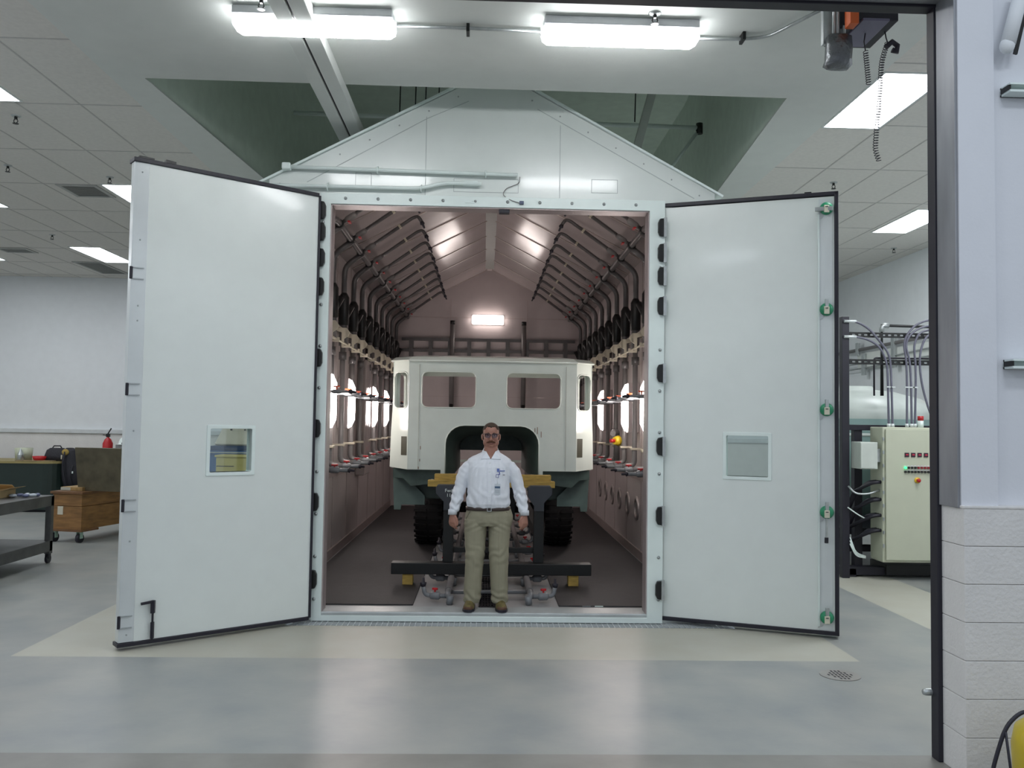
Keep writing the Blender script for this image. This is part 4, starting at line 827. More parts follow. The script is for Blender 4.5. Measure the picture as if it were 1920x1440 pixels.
for k in range(4):
    x = 5.085+.078*k; o = obj('display', MB().box(x-.026, x+.026, 2.19, 2.2, 1.488, 1.54), mat('display_bezel', (.05, .015, .03), .4), t, bevel=.003)
    obj('digits', MB().box(x-.014, x+.014, 2.187, 2.19, 1.51, 1.522), mat('red_led', (.4, .02, .05), .4, emit=(1, .05, .1), es=.25), o)
for r in range(2):
    for k in range(8):
        x = 5.065+.04*k; z = 1.36-.05*r
        o = obj('button', MB().cyl((x, 2.2, z), (x, 2.18, z), .014, 12), (mat('green_lamp', (.02, .6, .1), .3, emit=(.05, 1, .25), es=2.5) if k == 0 and r == 0 else mat('black_button', (.01, .01, .01), .4) if r or k < 4 else mat('red_button', (.25, .01, .02), .3)), t)
        obj('button_label', MB().box(x-.015, x+.015, 2.197, 2.2, z+.016, z+.027), mat('label_white', (.7, .7, .7), .5), o)
obj('key_switch', MB().cyl((5.40, 2.2, 1.345), (5.40, 2.175, 1.345), .017, 14), M_black, t)
o = obj('emergency_stop', MB().lathe((5.212, 2.2, 1.21), [(.036, 0), (.036, -.01), (0, -.01)], 20, 'y'), mat('stop_yellow', (.7, .45, .02), .4), t)
obj('stop_knob', MB().lathe((5.212, 2.19, 1.21), [(.013, 0), (.013, -.02), (.024, -.022), (.024, -.035), (0, -.038)], 16, 'y'), M_red, o)
t = thing('beacon_light', 'small stack beacon with a red cap on top of the control cabinet', 'beacon', (5.33, 2.4, 1.845))
obj('stem', MB().cyl((5.35, 2.38, 1.846), (5.35, 2.38, 1.93), .034, 16), M_frame, t); obj('red_cap', MB().cyl((5.35, 2.38, 1.93), (5.35, 2.38, 1.985), .035, 16), M_red, t)
t = thing('junction_box', 'small pale junction box on the left side of the control cabinet', 'junction box', (4.65, 2.35, 1.34))
obj('body', MB().box(4.53, 4.74, 2.22, 2.48, 1.335, 1.66), mat('box_pale', (.56, .60, .55), .4), t, bevel=.006)
obj('lid', MB().box(4.53, 4.70, 2.205, 2.22, 1.345, 1.65), mat('box_pale', (.56, .60, .55), .4), t, bevel=.003)
obj('bracket', MB().box(4.74, 4.80, 2.27, 2.40, 1.42, 1.58), M_steel, t)
HO = dict(A=[(4.404, 3.141), (4.551, 3.144), (4.717, 3.055), (4.849, 2.899), (4.962, 2.756), (4.988, 2.572), (5.004, 1.851)], B=[(4.404, 2.95), (4.55, 2.953), (4.716, 2.916), (4.849, 2.833), (4.928, 2.67), (4.947, 2.505), (4.957, 1.851)],
          C=[(5.9, 3.22), (5.519, 3.189), (5.318, 3.132), (5.197, 3.004), (5.143, 2.871), (5.188, 2.641), (5.183, 1.854)], D=[(5.9, 3.13), (5.519, 3.116), (5.318, 3.066), (5.203, 2.958), (5.169, 2.839), (5.235, 2.642), (5.243, 1.854)],
          E=[(5.9, 3.08), (5.532, 3.063), (5.351, 3.027), (5.29, 2.907), (5.276, 2.807), (5.301, 2.577), (5.283, 1.855)], F=[(5.9, 3.04), (5.531, 3.01), (5.431, 2.975), (5.37, 2.842), (5.342, 2.677), (5.367, 2.381), (5.46, 2.05), (5.55, 1.86)])
LB_ = dict(A='grey hose arching from the frame post down to the cabinet, upper of the left pair', B='grey hose arching from the frame post down to the cabinet, lower of the left pair', C='leftmost grey hose of the right bundle above the control cabinet',
           D='second grey hose from the left in the right bundle above the cabinet', E='third grey hose from the left in the right bundle above the cabinet', F='rightmost grey hose of the bundle, bending away right above the beacon')
for k, pts in HO.items():
    t = thing('cabinet_hose', LB_[k], 'hose', (pts[-1][0], 2.39, 1.85), 'hoses feeding the control cabinet')
    P3 = [V((x, 2.385, z)) for x, z in pts]
    for _ in range(2): P3 = [P3[0]]+[q for a, b in zip(P3, P3[1:]) for q in (a*.75+b*.25, a*.25+b*.75)]+[P3[-1]]
    obj('hose', MB().tube(P3, .0135, 10), M_hose, t)
    e = P3[-1]; obj('gland', MB().cyl(e-V((0, 0, .005)), e+V((0, 0, .035)), .022), M_trim, t)
    a = P3[0]; obj('fitting', MB().cyl(a, a+V((.15 if k in 'AB' else -.02, 0, .0)), .017), M_trim, t)
    if k != 'F': obj('hose_clip', MB().box(e.x-.03, e.x+.03, 2.365, 2.40, 2.33, 2.345), M_trim, t)
t = thing('dark_pipe_loop', 'dark square-cornered pipe rising from the tank and turning right', 'pipe', (5.14, 2.9, 2.3))
obj('pipe', MB().tube([(5.14, 2.95, 2.25), (5.14, 2.95, 3.165), (6.4, 2.95, 3.15)], .022), M_dark, t); obj('elbow', MB().tube(fillet([(5.14, 2.95, 3.08), (5.14, 2.95, 3.165), (5.23, 2.95, 3.165)], .04), .032), M_steel, t)
tag(obj('thin_pipe_loop', MB().tube(fillet([(5.06, 3.0, 2.25), (5.06, 3.0, 2.745), (6.4, 3.0, 2.745)], .04), .012), M_black), 'thin black pipe bent over the tank at the lower channel', 'pipe')
t = thing('cable_bundle', 'black cables looping into the left side of the control cabinet', 'cables', (4.75, 2.5, .5))
for i, z in enumerate((1.18, .97, .78, .60)):
    for k in range(3): obj('cable', MB().tube(fillet([(4.80, 2.27+.06*k, z), (4.70, 2.27+.06*k, z-.01), (4.56+.02*k, 2.5, z-.14), (4.5, 2.58, z-.45 if i < 2 else z-.2)], .06), .02, 8), M_black, t)
t = thing('white_cables', 'loose white cables hanging behind the right chamber door', 'cables', (4.55, 2.4, .3))
obj('cable', MB().tube(fillet([(4.44, 2.36, 1.12), (4.50, 2.3, 1.03), (4.65, 2.28, 1.03), (4.80, 2.3, 1.08)], .06), .012, 8), M_steel, t)
for k in range(3): obj('cable', MB().tube(fillet([(4.46, 2.36, .42+.04*k), (4.53, 2.36, .27+.02*k), (4.66, 2.38, .25+.01*k)], .08), .007, 6), M_frame, t)
obj('cable', MB().tube(fillet([(4.44, 2.38, .86), (4.55, 2.36, .78), (4.66, 2.36, .72)], .05), .008, 6), M_frame, t)
# services along the right-hand wall
tag(obj('wall_riser_pipe', MB().cyl((6.98, 9.1, 2.2), (6.98, 9.1, ZC), .085, 16).cyl((6.8, 9.3, 2.2), (6.8, 9.3, ZC), .03), M_steel), 'vertical galvanised pipe in the far right corner of the room', 'pipe')
for y0, z0, y1, z1, r, l, m_ in ((9.5, 3.28, 1.5, 3.31, .03, 'dark pipe running high along the right wall', M_pvc), (9.5, 2.98, 1.5, 3.22, .012, 'thin upper conduit along the right wall', M_steel), (9.5, 2.90, 1.5, 3.05, .012, 'thin lower conduit along the right wall', M_steel)):
    tag(obj('wall_pipe', MB().cyl((6.98, y0, z0), (6.98, y1, z1), r), m_), l, 'pipe')
tag(obj('wall_duct', MB().box(7.0, 7.08, 1.5, 7.9, 2.92, 3.22), M_ceil, bevel=.02), 'pale flat duct along the right wall behind the hoses', 'duct')
for y, z0, z1, l in ((7.8, 3.18, 3.42, 'far'), (7.55, 2.8, 3.2, 'middle'), (6.4, 2.86, 3.42, 'near')):
    tag(obj('strut_bracket', MB().box(6.95, 6.995, y-.06, y+.06, z0, z1), M_steel, bevel=.003), '%s grey strut bracket holding the pipes on the right wall' % l, 'bracket', 'strut brackets on the right wall')
tag(obj('red_hose_reel', MB().cyl((6.9, 4.8, 2.45), (7.06, 4.8, 2.45), .22, 24), M_red, bevel=.01), 'sliver of red reel beside the black door post', 'hose reel')
# ------------------------------------------------------------------ the man
PX, PY = .045, .12
M_skin = mat('skin', (.36, .175, .125), .5, var=.10, scale=14)
M_shirt = mat('white_shirt', (.72, .75, .80), .8, var=.02, bump=.05, bscale=300)
M_trou = mat('khaki_trousers', (.27, .255, .18), .85, var=.05, bump=.06, bscale=300)
def clothes(name, mb, m, parent, voxel, smooth=2, disp=None, cut=None, scale_n=1):
    me = bpy.data.meshes.new(name); root = parent.location if parent else V((0, 0, 0))
    me.from_pydata([tuple(v) for v in mb.v], [], mb.f); me.update()
    o = bpy.data.objects.new('tmp', me); COL.objects.link(o)
    r = o.modifiers.new('r', 'REMESH'); r.mode = 'VOXEL'; r.voxel_size = voxel
    s = o.modifiers.new('s', 'SMOOTH'); s.factor = .5; s.iterations = smooth
    dg = bpy.context.evaluated_depsgraph_get(); dg.update()
    m2 = bpy.data.meshes.new_from_object(o.evaluated_get(dg)); bpy.data.objects.remove(o)
    m2.name = name
    if disp:
        nn = [v.normal.copy() for v in m2.vertices]
        for v, n in zip(m2.vertices, nn): v.co += n*disp(v.co)
    if cut:
        import bmesh
        bm = bmesh.new(); bm.from_mesh(m2)
        bmesh.ops.delete(bm, geom=[f for f in bm.faces if cut(f.calc_center_median())], context='FACES'); bm.to_mesh(m2); bm.free()
    m2.transform(Matrix.Translation(-root)); m2.materials.clear(); m2.materials.append(m)
    for p in m2.polygons: p.use_smooth = True
    o = bpy.data.objects.new(name, m2); COL.objects.link(o)
    if parent: o.parent = parent; KIDS.setdefault(parent.name, []).append(o)
    return o
def ering(x, y, z, rx, ry, n=28, p=2.3):
    return [(x+rx*abs(math.cos(a))**(2/p)*(1 if math.cos(a) >= 0 else -1), y+ry*abs(math.sin(a))**(2/p)*(1 if math.sin(a) >= 0 else -1), z) for a in [2*PI*k/n for k in range(n)]]
man = thing('person', 'man in a white long-sleeved shirt, khaki trousers and glasses standing on the chamber threshold', 'person', (PX, PY, .085))
HX, HY = PX+.016, PY-.002
b = MB()
# head and neck
b.ell((HX, HY+.010, 1.742), (.0775, .094, .082), 32, 24)
b.ell((HX, HY-.022, 1.700), (.071, .062, .075), 28, 20)
b.ell((HX, HY-.035, 1.645), (.058, .046, .050), 24, 16)
b.ell((HX, HY-.062, 1.618), (.024, .018, .018), 16, 12)
for s in (-1, 1):
    b.ell((HX+s*.042, HY-.055, 1.672), (.024, .022, .024), 16, 12)
    b.ell((HX+s*.055, HY-.005, 1.642), (.019, .035, .034), 16, 12)
    b.ell((HX+s*.083, HY+.008, 1.692), (.009, .016, .030), 14, 12); b.ell((HX+s*.080, HY+.004, 1.672), (.007, .010, .014), 12, 8)
    b.ell((HX+s*.028, HY-.078, 1.722), (.024, .010, .007), 14, 10)
    b.ell((HX+s*.011, HY-.092, 1.665), (.008, .009, .007), 10, 8)
    b.tube([(HX+s*.022, HY-.074, 1.632), (HX, HY-.080, 1.629)], .006, 8)
b.tube([(HX, HY-.082, 1.712), (HX, HY-.092, 1.690), (HX, HY-.105, 1.668), (HX, HY-.092, 1.660)], [.007, .009, .012, .008], 12)
b.ell((HX, HY-.070, 1.640), (.030, .014, .018), 14, 10)
b.tube([(HX, HY+.02, 1.66), (HX, HY+.018, 1.58), (HX-.004, HY+.02, 1.52), (PX, HY+.02, 1.46)], [.062, .065, .068, .075], 24)
# trunk, arms and legs, slightly slimmer than the clothes
b.loft([ering(PX, PY+.01, z, rx, ry) for z, rx, ry in ((.88, .17, .10), (.95, .19, .115), (1.05, .175, .115), (1.2, .17, .115), (1.35, .18, .105), (1.44, .17, .09), (1.50, .12, .07), (1.53, .06, .05))])
ARM = {-1: [(-.165, .012, 1.425), (-.230, .012, 1.33), (-.278, .015, 1.21), (-.305, -.01, 1.09), (-.332, -.04, .975)], 1: [(.175, .012, 1.425), (.240, .012, 1.34), (.292, .015, 1.21), (.318, -.01, 1.09), (.340, -.04, .972)]}
for s in (-1, 1):
    A = [V((PX+x, PY+y, z)) for x, y, z in ARM[s]]
    b.tube(A, [.055, .048, .040, .035, .026], 16)
    # hand: palm turned half toward the thigh, back of the hand facing forward and out
    W = A[-1]; dn = V((s*.02, -.10, -1)).normalized(); wd_ = V((-s*.80, -.60, 0)).normalized(); th = dn.cross(wd_).normalized()
    if th.y > 0: th = -th
    pal = -th   # toward the palm side
    b.loft([[W+dn*d_+wd_*(w_*math.cos(a))+th*(t_*math.sin(a)) for a in [2*PI*k/16 for k in range(16)]] for d_, w_, t_ in ((-.02, .025, .020), (.01, .029, .018), (.045, .038, .015), (.075, .041, .013), (.088, .036, .010))])
    for k, (o_, ln) in enumerate(((.030, .066), (.010, .074), (-.011, .069), (-.031, .054))):
        p = W+dn*.082+wd_*o_; dd = (dn+wd_*o_*1.2).normalized(); pts = [p-dd*.02, p]; c = p
        for j, (seg, be) in enumerate(((.42, .28), (.32, .55), (.26, .55))):
            dd = (dd+pal*be*(1+.15*k)).normalized(); c = c+dd*ln*seg; pts.append(c)
        b.tube(pts, [.0095, .0097, .0090, .0083, .0070], 10); b.ell(c, (.0072, .0072, .0072), 10, 6)
    p = W+dn*.022+wd_*.026; q = p+(dn*.75+wd_*.5+pal*.25).normalized()*.038; r_2 = q+(dn*1+wd_*.12+pal*.22).normalized()*.030; e = r_2+(dn*1-wd_*.10+pal*.1).normalized()*.024
    b.tube([p-dn*.01-wd_*.01, p, q, r_2, e], [.013, .0145, .0115, .0100, .0078], 10); b.ell(e, (.0078, .0078, .0078), 10, 6)
LEG = {-1: [(-.10, .01, .93), (-.112, .01, .80), (-.116, .0, .617), (-.132, .02, .40), (-.140, .03, .16), (-.145, .03, .12)], 1: [(.10, .01, .93), (.106, .01, .80), (.105, .0, .617), (.110, .02, .40), (.122, .03, .16), (.124, .03, .12)]}
for s in (-1, 1): b.tube([V((PX+x, PY+y, z)) for x, y, z in LEG[s]], [.085, .080, .058, .050, .038, .036], 18)
body = clothes('body', b, M_skin, man, .0042, smooth=2)
# shirt
b = MB()
b.loft([ering(PX+ox, PY+.012+oy, z, rx, ry, 32) for z, rx, ry, ox, oy in ((1.022, .170, .118, 0, 0), (1.035, .200, .140, 0, -.004), (1.07, .208, .152, 0, -.008), (1.15, .200, .156, 0, -.010), (1.25, .196, .150, 0, -.006), (1.34, .202, .142, 0, 0), (1.41, .208, .130, .002, .004), (1.455, .212, .112, .003, .006), (1.485, .198, .098, .005, .008), (1.508, .163, .090, .007, .010), (1.530, .118, .080, .010, .012), (1.548, .086, .073, .014, .012), (1.556, .072, .070, .016, .012))])
SL = {-1: [(-.150, .012, 1.435), (-.188, .012, 1.415), (-.222, .012, 1.365), (-.247, .012, 1.30), (-.266, .014, 1.22), (-.286, .005, 1.15), (-.305, -.012, 1.07), (-.320, -.030, 1.005), (-.330, -.038, .99), (-.334, -.041, .962)],
      1: [(.160, .012, 1.435), (.198, .012, 1.415), (.234, .012, 1.365), (.260, .012, 1.30), (.281, .014, 1.22), (.300, .005, 1.15), (.318, -.012, 1.07), (.332, -.030, 1.005), (.340, -.038, .99), (.343, -.041, .962)]}
for s in (-1, 1): b.tube([V((PX+x, PY+y, z)) for x, y, z in SL[s]], [.046, .058, .063, .060, .058, .060, .053, .045, .038, .036], 20)
def fold(p):
    x, y, z = p.x-PX, p.y-PY, p.z
    arm = max(0, min(1, (abs(x)-.19)/.05)); u = abs(x)
    f = noise.noise(V((x*9+3, y*9, z*26+x*14)))*.007*arm
    f += noise.noise(V((x*22, y*14, z*10+u*22)))*.0045*(1-arm)
    f += .006*arm*math.sin(z*75+noise.noise(V((x*20, y*20, z*6)))*5)*max(0, 1-abs(z-1.12)/.17)
    f += .004*(1-arm)*math.sin((z-1.0)*60-u*55+noise.noise(V((x*8, y*8, z*8)))*4)*max(0, 1-abs(z-1.12)/.14)
    f += .0035*math.sin((z+u*1.1)*95+noise.noise(V((x*9, y*9, z*9)))*4)*max(0, 1-abs(z-1.38)/.09)*max(0, 1-abs(u-.17)/.08)
    return f
cutf = lambda c: (c.y < HY-.005 and c.z > 1.485 and abs(c.x-HX) < (c.z-1.485)*.72) or (c.z > 1.548)
shirt = clothes('shirt', b, M_shirt, man, .005, smooth=2, disp=fold, cut=cutf)
shirt['label'] = 'white long-sleeved button shirt'
# collar, placket, buttons, marks
def chest_y(x, z, extra=.0):  # front surface of the shirt near the middle
    tab = ((1.03, .140), (1.07, .162), (1.15, .168), (1.25, .158), (1.34, .144), (1.41, .128), (1.455, .108), (1.495, .086))
    for (z0, d0), (z1, d1) in zip(tab, tab[1:]):
        if z <= z1 or z1 == 1.495:
            t_ = (z-z0)/(z1-z0); d_ = d0+(d1-d0)*max(0, min(1, t_)); break
    return PY+.012-d_*(1-min(1, abs(x)/.21)**2.3)**(1/2.3)-extra
for s in (-1, 1):
    c = [V((HX+s*.066, HY+.03, 1.585)), V((HX+s*.040, HY-.045, 1.553)), V((HX+s*.004, HY-.082, 1.492)), V((HX+s*.090, HY-.078, 1.488)), V((HX+s*.088, HY-.010, 1.540)), V((HX+s*.080, HY+.05, 1.560))]
    cm = MB(); up_ = c; lo = [p+V((s*.002, .006, -.005)) for p in c]
    cm.add(up_+lo, [(0, 1, 4), (1, 2, 3), (1, 3, 4), (0, 4, 5), (6, 10, 7), (7, 9, 8), (7, 10, 9), (6, 11, 10)]+[(i, (i+1) % 6, 6+(i+1) % 6, 6+i) for i in range(6)])
    obj('collar_leaf', cm, M_shirt, shirt)
cs = MB(); n = 20; r0_ = []; 
for k in range(n+1):
    a = PI*(-.12)+PI*1.24*k/n; r0_.append((HX+.068*math.cos(a), HY+.018+.066*math.sin(a)))
cs.add([(x, y, 1.53) for x, y in r0_]+[(x, y, 1.588) for x, y in r0_]+[(HX+(x-HX)*1.1, HY+(y-HY)*1.1, 1.55) for x, y in r0_], [(i, i+1, n+2+i, n+1+i) for i in range(n)]+[(n+1+i, n+2+i, 2*n+3+i, 2*n+2+i) for i in range(n)], True)
obj('collar_band', cs, M_shirt, shirt)
pl = MB(); zs = [1.04+.0335*k for k in range(14)]
for e in (-1, 1): pass
pl.loft([[(PX+.008+a*.017, chest_y(.0, z)-(.0035+o_), z) for a, o_ in ((-1, 0), (1, 0), (1, -.004), (-1, -.004))] for z in zs], smooth=False)
obj('placket', pl, M_shirt, shirt)
for z in (1.10, 1.19, 1.28, 1.37, 1.45): obj('button', MB().cyl((PX+.008, chest_y(0, z)-.003, z), (PX+.008, chest_y(0, z)-.0065, z), .0055, 12), M_frame, shirt)
pk = MB()
def onchest(x0, x1, z0, z1, th_=.002, off=.004):
    m_ = MB(); xs = [x0+(x1-x0)*k/4 for k in range(5)]
    A_ = [(PX+x, chest_y(x, z0)-off, z0) for x in xs]+[(PX+x, chest_y(x, z1)-off, z1) for x in reversed(xs)]
    B_ = [(x, y+th_, z) for x, y, z in A_]; m_.add(A_+B_, [(i, (i+1) % 10, 10+(i+1) % 10, 10+i) for i in range(10)]+[(i, i+1, 8-i, 9-i) for i in range(4)]); return m_
M_logo = mat('blue_print', (.12, .18, .45), .6)
obj('shirt_emblem', onchest(.075, .098, 1.372, 1.402), M_logo, shirt); obj('shirt_emblem_line', onchest(.100, .150, 1.376, 1.384), M_logo, shirt)
obj('shirt_monogram', onchest(.130, .150, 1.340, 1.347), mat('grey_print', (.2, .2, .22), .6), shirt)
for s in (-1, 1):
    A = [V((PX+x, PY+y, z)) for x, y, z in SL[s]]
    obj('cuff', MB().loft([[c+V((.041*k_*math.cos(a), .036*k_*math.sin(a), 0)) for a in [2*PI*k/20 for k in range(20)]] for c, k_ in ((A[-1]+V((0, 0, .005)), .9), (A[-1]+V((0, 0, .003)), 1), (A[-2]+V((0, 0, .018)), 1.06), (A[-2]+V((0, 0, .024)), 1.0))], cap=False), M_shirt, shirt)
# trousers
b = MB()
b.loft([ering(PX+.008, PY+.014, z, rx, ry, 32) for z, rx, ry in ((.865, .210, .118), (.90, .226, .135), (.96, .223, .140), (1.01, .208, .138), (1.045, .198, .136))])
TR = {-1: [(-.112, .014, .92, .112), (-.115, .012, .86, .108), (-.117, .010, .78, .102), (-.117, .004, .68, .096), (-.118, .002, .60, .092), (-.124, .010, .48, .086), (-.131, .02, .34, .082), (-.136, .026, .22, .081), (-.138, .028, .16, .080), (-.140, .028, .142, .072)],
      1: [(.110, .014, .92, .112), (.110, .012, .86, .108), (.108, .010, .78, .103), (.106, .004, .68, .098), (.106, .002, .60, .094), (.109, .010, .48, .087), (.114, .02, .34, .082), (.119, .026, .22, .079), (.121, .028, .16, .076), (.122, .028, .142, .070)]}
for s in (-1, 1):
    b.loft([ering(PX+x, PY+y, z, r, r*1.08, 24, 2.1) for x, y, z, r in TR[s]])
def tfold(p):
    x, y, z = p.x-PX, p.y-PY, p.z; lx = abs(x)-.115
    f = noise.noise(V((x*16, y*16, z*9)))*.004
    f += .006*math.sin(z*80+x*30+noise.noise(V((x*10, y*10, z*5)))*4)*max(0, 1-abs(z-.20)/.10)
    f += .0035*math.sin(z*70-abs(x)*40+noise.noise(V((x*10, y*10, z*7)))*5)*max(0, 1-abs(z-.60)/.14)
    f += .0035*math.sin(z*110+lx*60)*max(0, 1-abs(z-.86)/.07)
    f += .004*max(0, 1-abs(lx+.0)/.018)*(y < 0)*max(0, min(1, (.85-z)/.1))
    return f
tr_ = clothes('trousers', b, M_trou, man, .005, smooth=2, disp=tfold)
tr_['label'] = 'khaki trousers'
M_belt = mat('brown_belt', (.035, .022, .018), .45)
bl = MB().loft([ering(PX, PY+.014, z, rx, ry, 36) for z, rx, ry in ((1.008, .208, .143), (1.010, .213, .148), (1.040, .210, .146), (1.042, .205, .141))], cap=False)
be = obj('belt', bl, M_belt, man); obj('belt_buckle', MB().plate(rrect(PX-.012, 1.006, PX+.03, 1.044, .005, 2), [rrect(PX-.006, 1.012, PX+.024, 1.038, .003, 2)], (0, PY-.142, 0), (1, 0, 0), (0, 0, 1), (0, .006, 0)), M_steel, be)
for s in (-1, 1): obj('pocket_seam', MB().tube([(PX+s*.170, PY-.085, 1.0), (PX+s*.205, PY-.045, .93), (PX+s*.216, PY-.01, .86)], .0025, 6), mat('seam_khaki', (.14, .13, .09), .8), tr_)
# shoes
for s, cx_, ang in ((-1, -.158, -.10), (1, .130, .08)):
    Rz = Matrix.Rotation(ang, 4, 'Z'); Rz.translation = V((PX+cx_, PY+.0, .085))
    def rg(y, w, h, zb=.022, n=18): return [Rz @ V((w*math.cos(a), y, zb+h*max(0, math.sin(a))+(0 if math.sin(a) >= 0 else .002*math.sin(a)))) for a in [2*PI*k/n for k in range(n)]]
    up_ = MB().loft([rg(-.158, .012, .018), rg(-.150, .032, .036), rg(-.120, .048, .050), rg(-.080, .053, .058), (rg(-.03, .050, .078)), rg(.02, .044, .098), rg(.075, .040, .100), rg(.105, .034, .085), rg(.115, .02, .05)])
    sh = obj('shoe', up_, mat('olive_suede', (.12, .095, .03), .8, var=.3, scale=30), man, label='olive and brown suede shoe')
    obj('sole', MB().loft([[Rz @ V((p[0], p[1], z)) for p in ((.0, -.165), (.035, -.155), (.054, -.11), (.056, -.05), (.045, .02), (.043, .09), (.028, .118), (-.028, .118), (-.043, .09), (-.045, .02), (-.056, -.05), (-.054, -.11), (-.035, -.155))] for z in (0.001, .026)], smooth=False), M_black, sh, bevel=.004)
    obj('toe_cap', MB().ell(Rz @ V((0, -.125, .032)), (.044, .036, .030), 16, 10, Rz.to_3x3()), mat('brown_leather', (.09, .04, .02), .6), sh)
    lc = MB()
    for k in range(4): lc.tube([Rz @ V((-.022, -.055+.02*k, .076+.010*k)), Rz @ V((0, -.055+.02*k, .086+.010*k)), Rz @ V((.022, -.055+.02*k, .076+.010*k))], .003, 6)
    obj('laces', lc, M_black, sh)
# hair, brows, moustache, eyes, glasses
M_hair = mat('brown_hair', (.055, .035, .022), .75, var=.3, scale=60, bump=.5, bscale=200)
hb = MB(); c = V((HX, HY+.010, 1.742)); R3 = (.0810, .098, .0865); N_, Mm = 64, 40
def hp(i, j):
    t_ = PI*i/Mm; a = 2*PI*j/N_; return c+V((R3[0]*math.sin(t_)*math.cos(a), R3[1]*math.sin(t_)*math.sin(a), R3[2]*math.cos(t_)))
fs = []
for i in range(Mm):
    for j in range(N_):
        q = (hp(i, j)+hp(i+1, j+1))/2; yy = q.y-HY; ax = abs(q.x-HX)
        line = 1.795-.012*(1-min(1, ax/.05)) if yy < -.045 else (1.795-(yy+.045)*1.9 if yy < .0 else (1.71 if yy < .03 else 1.665-(yy-.03)*.2))
        if yy < -.045 and ax > .045: line = 1.785-(ax-.045)*1.2
        if yy > 0 and ax > .068 and yy < .03: line = 1.715
        if q.z > line: fs.append((i, j))
for i, j in fs: hb.add([hp(i, j), hp(i+1, j), hp(i+1, j+1), hp(i, j+1)], [(0, 1, 2, 3)], True)
hr = obj('hair', hb, M_hair, man); so = hr.modifiers.new('s', 'SOLIDIFY'); so.thickness = .006; so.offset = -1
mo = MB()
for s in (-1, 1): mo.tube([(HX+s*.0, HY-.093, 1.651), (HX+s*.012, HY-.093, 1.651), (HX+s*.024, HY-.086, 1.647), (HX+s*.035, HY-.077, 1.642), (HX+s*.043, HY-.068, 1.640)], [.0085, .0095, .009, .0065, .002], 10)
obj('moustache', mo, mat('moustache_hair', (.11, .045, .022), .8, bump=.5, bscale=200), man)
for s in (-1, 1):
    obj('eyebrow', MB().tube([(HX+s*.014, HY-.088, 1.727), (HX+s*.028, HY-.087, 1.731), (HX+s*.044, HY-.077, 1.727)], [.003, .0038, .002], 8), M_hair, man)
    ey = obj('eye', MB().ell((HX+s*.029, HY-.070, 1.707), (.0125, .012, .0062), 16, 12), mat('eye_white', (.6, .58, .55), .25), man)
    obj('iris', MB().ell((HX+s*.029, HY-.0795, 1.707), (.0055, .003, .0055), 12, 8), mat('iris_dark', (.03, .025, .02), .2), ey)
    obj('eyelid', MB().tube([(HX+s*.017, HY-.079, 1.710), (HX+s*.029, HY-.084, 1.714), (HX+s*.041, HY-.075, 1.710)], .0028, 8), M_skin, ey)
obj('lips', MB().tube([(HX-.028, HY-.072, 1.636), (HX-.014, HY-.081, 1.629), (HX, HY-.0855, 1.627), (HX+.014, HY-.081, 1.629), (HX+.028, HY-.072, 1.636)], [.002, .004, .0045, .004, .002], 8), mat('lip_skin', (.30, .12, .09), .5), man)
gl = thing('eyeglasses', 'dark half-rim glasses worn by the man', 'glasses', (HX, HY-.095, 1.705))
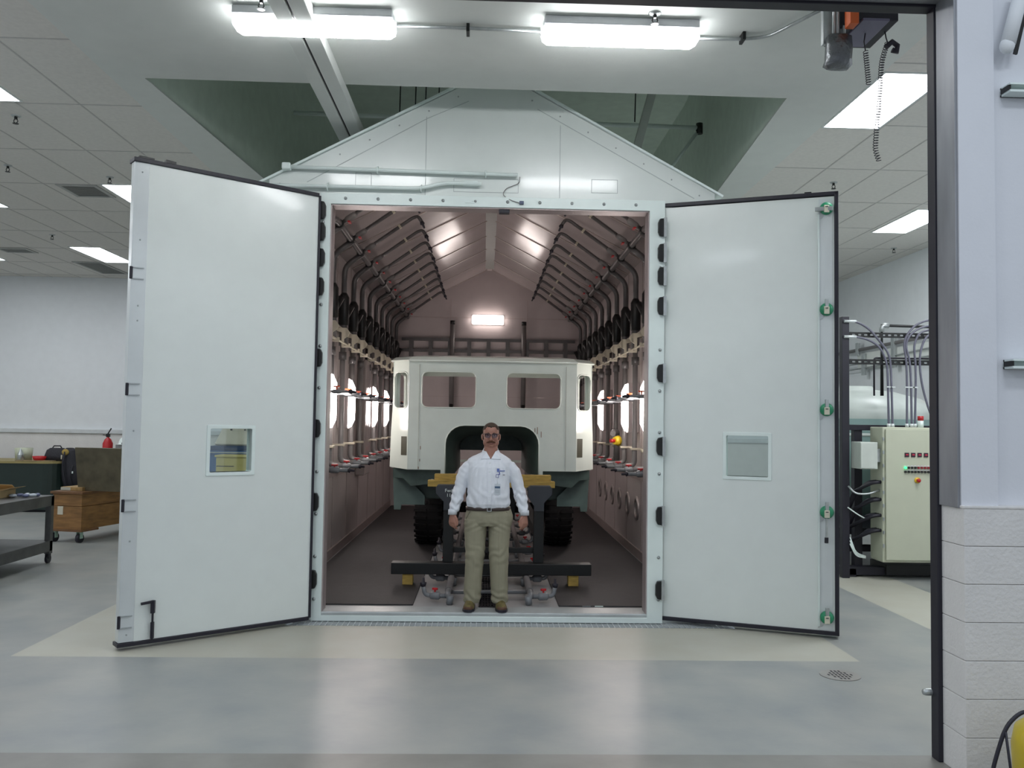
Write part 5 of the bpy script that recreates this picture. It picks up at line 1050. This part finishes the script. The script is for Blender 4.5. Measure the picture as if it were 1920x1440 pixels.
for s in (-1, 1):
    L4 = [(HX+s*.008, 1.716), (HX+s*.055, 1.722), (HX+s*.056, 1.700), (HX+s*.048, 1.688), (HX+s*.018, 1.687), (HX+s*.010, 1.698)]
    def gy_(x): return HY-.101+abs(x-HX)**2*6
    fm = MB(); pts = [V((x, gy_(x), z)) for x, z in L4]
    fm.tube([pts[5], pts[0], (pts[0]+pts[1])/2+V((0, -.002, .001)), pts[1], pts[2]], [.003, .0046, .0052, .0050, .0034], 8); fm.tube([pts[2], pts[3], pts[4], pts[5]], .0016, 6)
    obj('rim', fm, mat('glasses_frame', (.02, .012, .02), .3), gl)
    le = MB(); le.add(pts+[p+V((0, .0015, 0)) for p in pts], [tuple(range(6)), tuple(range(11, 5, -1))]+[(i, (i+1) % 6, 6+(i+1) % 6, 6+i) for i in range(6)])
    obj('lens', le, glassmat('lens_glass', (.80, .78, .86), .08) if 'lens_glass' not in MATS else MATS['lens_glass'], gl)
    obj('temple', MB().tube([pts[1], V((HX+s*.072, HY-.066, 1.720)), V((HX+s*.083, HY+.0, 1.714)), V((HX+s*.083, HY+.022, 1.700))], .0022, 8), mat('glasses_frame', (.02, .012, .02)), gl)
obj('bridge', MB().tube([(HX-.009, HY-.1, 1.713), (HX, HY-.104, 1.716), (HX+.009, HY-.1, 1.713)], .0028, 8), mat('glasses_frame', (.02, .012, .02)), gl)
# badge on a reel
bd = thing('id_badge', 'clear badge with a blue band hanging from a blue clip on the man\'s shirt', 'badge', (PX+.08, chest_y(.08, 1.25), 1.2))
yb = chest_y(.08, 1.33)-.010
obj('clip', MB().tube([(PX+.098, yb, 1.372), (PX+.100, yb-.003, 1.35), (PX+.092, yb-.004, 1.347)], .004, 8).tube([(PX+.092, yb-.004, 1.348), (PX+.068, yb-.005, 1.348), (PX+.066, yb-.005, 1.322), (PX+.090, yb-.005, 1.320), (PX+.092, yb-.004, 1.348)], .0025, 8), mat('blue_clip', (.02, .03, .28), .4), bd)
obj('cord', MB().tube([(PX+.075, yb-.006, 1.32), (PX+.078, chest_y(.08, 1.28)-.010, 1.28), (PX+.080, chest_y(.08, 1.26)-.012, 1.262)], .0018, 6), M_trim, bd)
def card(z0, z1, x0, x1, off, m_, nm): obj(nm, MB().loft([[(PX+x, chest_y(.08, 1.25)-off-.002+(z-1.2)*.02, z), (PX+x, chest_y(.08, 1.25)-off+(z-1.2)*.02, z)][::1] + [(PX+x1+x0-x, chest_y(.08, 1.25)-off+(z-1.2)*.02, z), (PX+x1+x0-x, chest_y(.08, 1.25)-off-.002+(z-1.2)*.02, z)] for z in (z0, z1) for x in (x0,)], smooth=False), m_, bd)
card(1.165, 1.262, .055, .108, .012, mat('badge_plastic', (.55, .60, .64), .25), 'card'); card(1.222, 1.240, .057, .106, .0135, mat('badge_blue', (.05, .10, .18), .4), 'band'); card(1.175, 1.212, .060, .103, .0135, mat('badge_print', (.42, .46, .50), .5), 'print_area')
